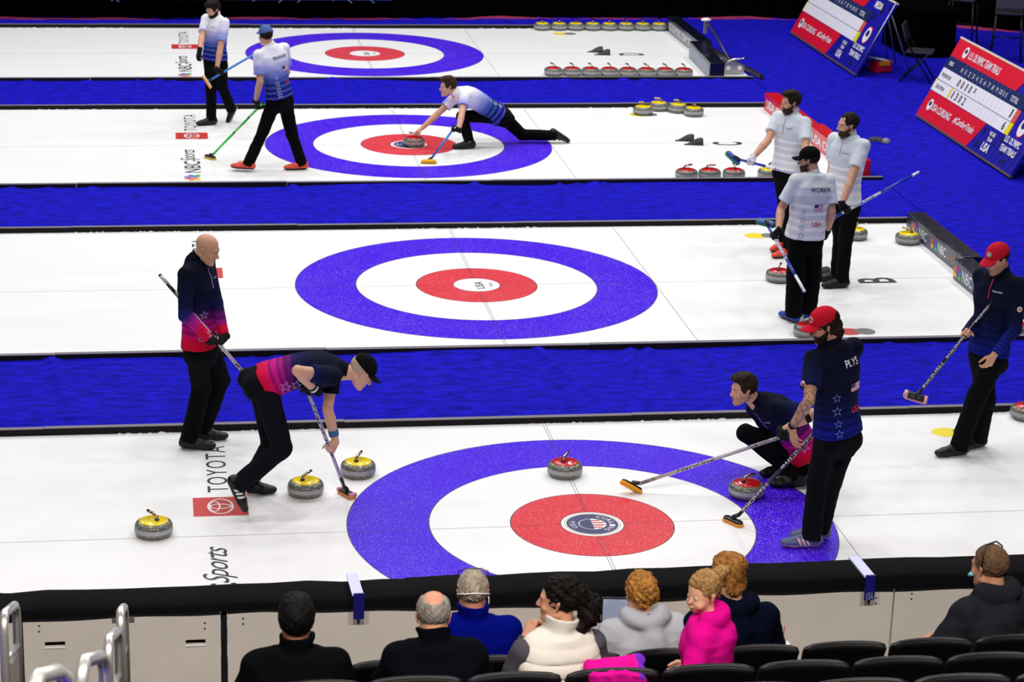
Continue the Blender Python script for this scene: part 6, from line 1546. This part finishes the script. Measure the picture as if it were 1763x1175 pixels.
O = spect('man in a charcoal hoodie with sunglasses on his head, front row at the right', seated(1.25, -4.92, .56, 1.0, 18, .10, -.02, (-.02, .04, .13), .15), dict(s=1.0, look=(-.50, .85, -.12), skin='#c08a6c', hair=('short', '#4a3626', '#6e543c'), shirt=jacket('#1e2025', hood=True, flarecol=False, inf=.034, collar=.03, name='hoodie', folds=.007), trousers='#141a2c', fat=1.10), .56)
H = O.H
MB().tube([H.p(*q) for q in [(-.078, -.02, .02), (-.084, -.03, .07), (-.075, -.03, .115), (-.04, -.02, .146), (.04, -.02, .146), (.075, -.03, .115), (.084, -.03, .07), (.078, -.02, .02)]], .0045, 8).build('sunglasses', mat('acc_101014', '#101014', .5), O.root, True)
MB().tube([H.p(*q) for q in [(-.06, .06, -.03), (-.045, .09, -.045), (0, .108, -.05), (.045, .09, -.045), (.06, .06, -.03)]], [.008, .012, .014, .012, .008], 10).build('face_mask', mat('mask_blue', '#6cc4d8', .7), O.root, True)
# the girl stands on the floor of the second row, turned left
s = .80; f = nz((-.86, .42, 0)); r = np.array((f[1], -f[0], 0)); z_ = np.array((0, 0, 1.)); b = np.array((-.545, -5.70, .88)); J = {}
J['pelvis'] = b+z_*.56; J['neck'] = J['pelvis']+z_*.41+f*.02; J['head'] = J['neck']+z_*.118+f*.03
for sd, k in (('L', -1), ('R', 1)):
    J['sh'+sd] = J['neck']-z_*.055+r*k*.13; J['hip'+sd] = J['pelvis']+r*k*.06; J['kn'+sd] = J['pelvis']+r*k*.06-z_*.27+f*.02; J['an'+sd] = b+r*k*.06+z_*.085; J['to'+sd] = J['an'+sd]+f*.13-z_*.05
    J['el'+sd] = J['sh'+sd]-z_*.20+r*k*.06; J['wr'+sd] = J['el'+sd]+f*.12-z_*.10
J['elL'] = J['shL']-z_*.17+np.array((-.05, -.07, 0)); J['wrL'] = J['elL']+np.array((-.10, -.01, -.12))
O = spect('little girl in a bright pink hoodie with her hair in a bun, looking left', {k: list(map(float, v)) for k, v in J.items()}, dict(s=s, hs=1.08, female=True, hb=.0045, hh=.003, hc=.005, look=(-.86, -.46, -.14), skin='#d9a184', brow='#c09a78', child=True, hair=('child_bun', '#5a3c20', '#b08a54'), shirt=jacket('#c8087e', hood=True, flarecol=False, inf=.030, collar=.02, name='hoodie', folds=.007), trousers='#3a3a44'), .88)
c, n, up, rt = at(O, .66, -.01, False, .08); cloth_text(O, 'Girls', c, nz(n-rt*.4), up, .15, .06, mat('pink_print', '#f0a8d0', .6), shear=.2)

# ------------------------------------------------------------------ small things in the stand
def cup(x, y, z_, label):
    root = empty('drink_cup', (x, y, z_)); tag(root, label, 'cup', 'white cups with red straws')
    MB().lathe([(.030, 0), (.042, .12), (.045, .13)], 28).build('cup_body', M_WHITE, root, True)
    MB().lathe([(.047, .128), (.047, .137), (.040, .142), (0, .143)], 28).build('lid', mat('lid_white', '#e4e2e4', .3), root, True)
    MB().tube([(0, 0, .08), (.012, .004, .235)], .0035, 8).build('straw', mat('straw_red', '#b8101e', .4), root, True)
M_ARM = mat('seat_rim', '#2a282e', .38)
for x in (-.895, .085):
    o = MB().box((x, -4.86, .85), (.12, .26, .56), bev=.01).build('cup_holder_stand', M_ARM); tag(o, 'dark cup holder post %s' % ('left of the woman in the pale grey hoodie' if x < 0 else 'beside the boy in navy'), 'cup holder')
cup(-.895, -4.80, 1.13, 'white lidded cup with a red straw left of the woman in the pale grey hoodie')
cup(.085, -4.80, 1.13, 'white lidded cup with a red straw right of the boy in navy')
# pink jacket thrown over a second-row seat
po = [('u', cone((-1.19, -5.95, 1.735), (-.98, -5.95, 1.75), .034, .034), 0), ('u', cone((-.98, -6.0, 1.755), (-.955, -6.055, 1.62), .034, .030), .02), ('u', rbox((-1.075, -6.035, 1.63), (.135, .028, .13), np.eye(3), .02), .03), ('u', ell((-.955, -5.93, 1.75), (.035, .035, .03)), .02), ('d', folds(.007, 26, 2), 0)]
def pc(V): C = np.tile(L3('#cc1088'), (len(V), 1)); m = (V[:, 0] > -.972) & (V[:, 2] > 1.72); C[m] = L3('#6a2ab0'); return C.astype(np.float32)
o = sdf_mesh('pink_jacket', po, .005, bnd((-1.25, -6.0, 1.4), (-.85, -5.8, 1.85), r=.08), pc, vmat('jacket_cloth', .72, .25)); tag(o, 'bright pink jacket draped over the seat beside the cream vest', 'jacket')
g = empty('tablet', (-.775, -4.58, 1.36), R(-8)); tag(g, 'tablet held up in front of the woman in the pale grey hoodie', 'tablet')
MB().box((0, 0, 0), (.16, .008, .22), bev=.003).build('case', mat('tablet_case', '#14161c', .4), g); MB().box((0, -.0045, 0), (.145, .002, .20)).build('screen', mat('tablet_screen', '#8a94a8', .25, emit=.35), g)
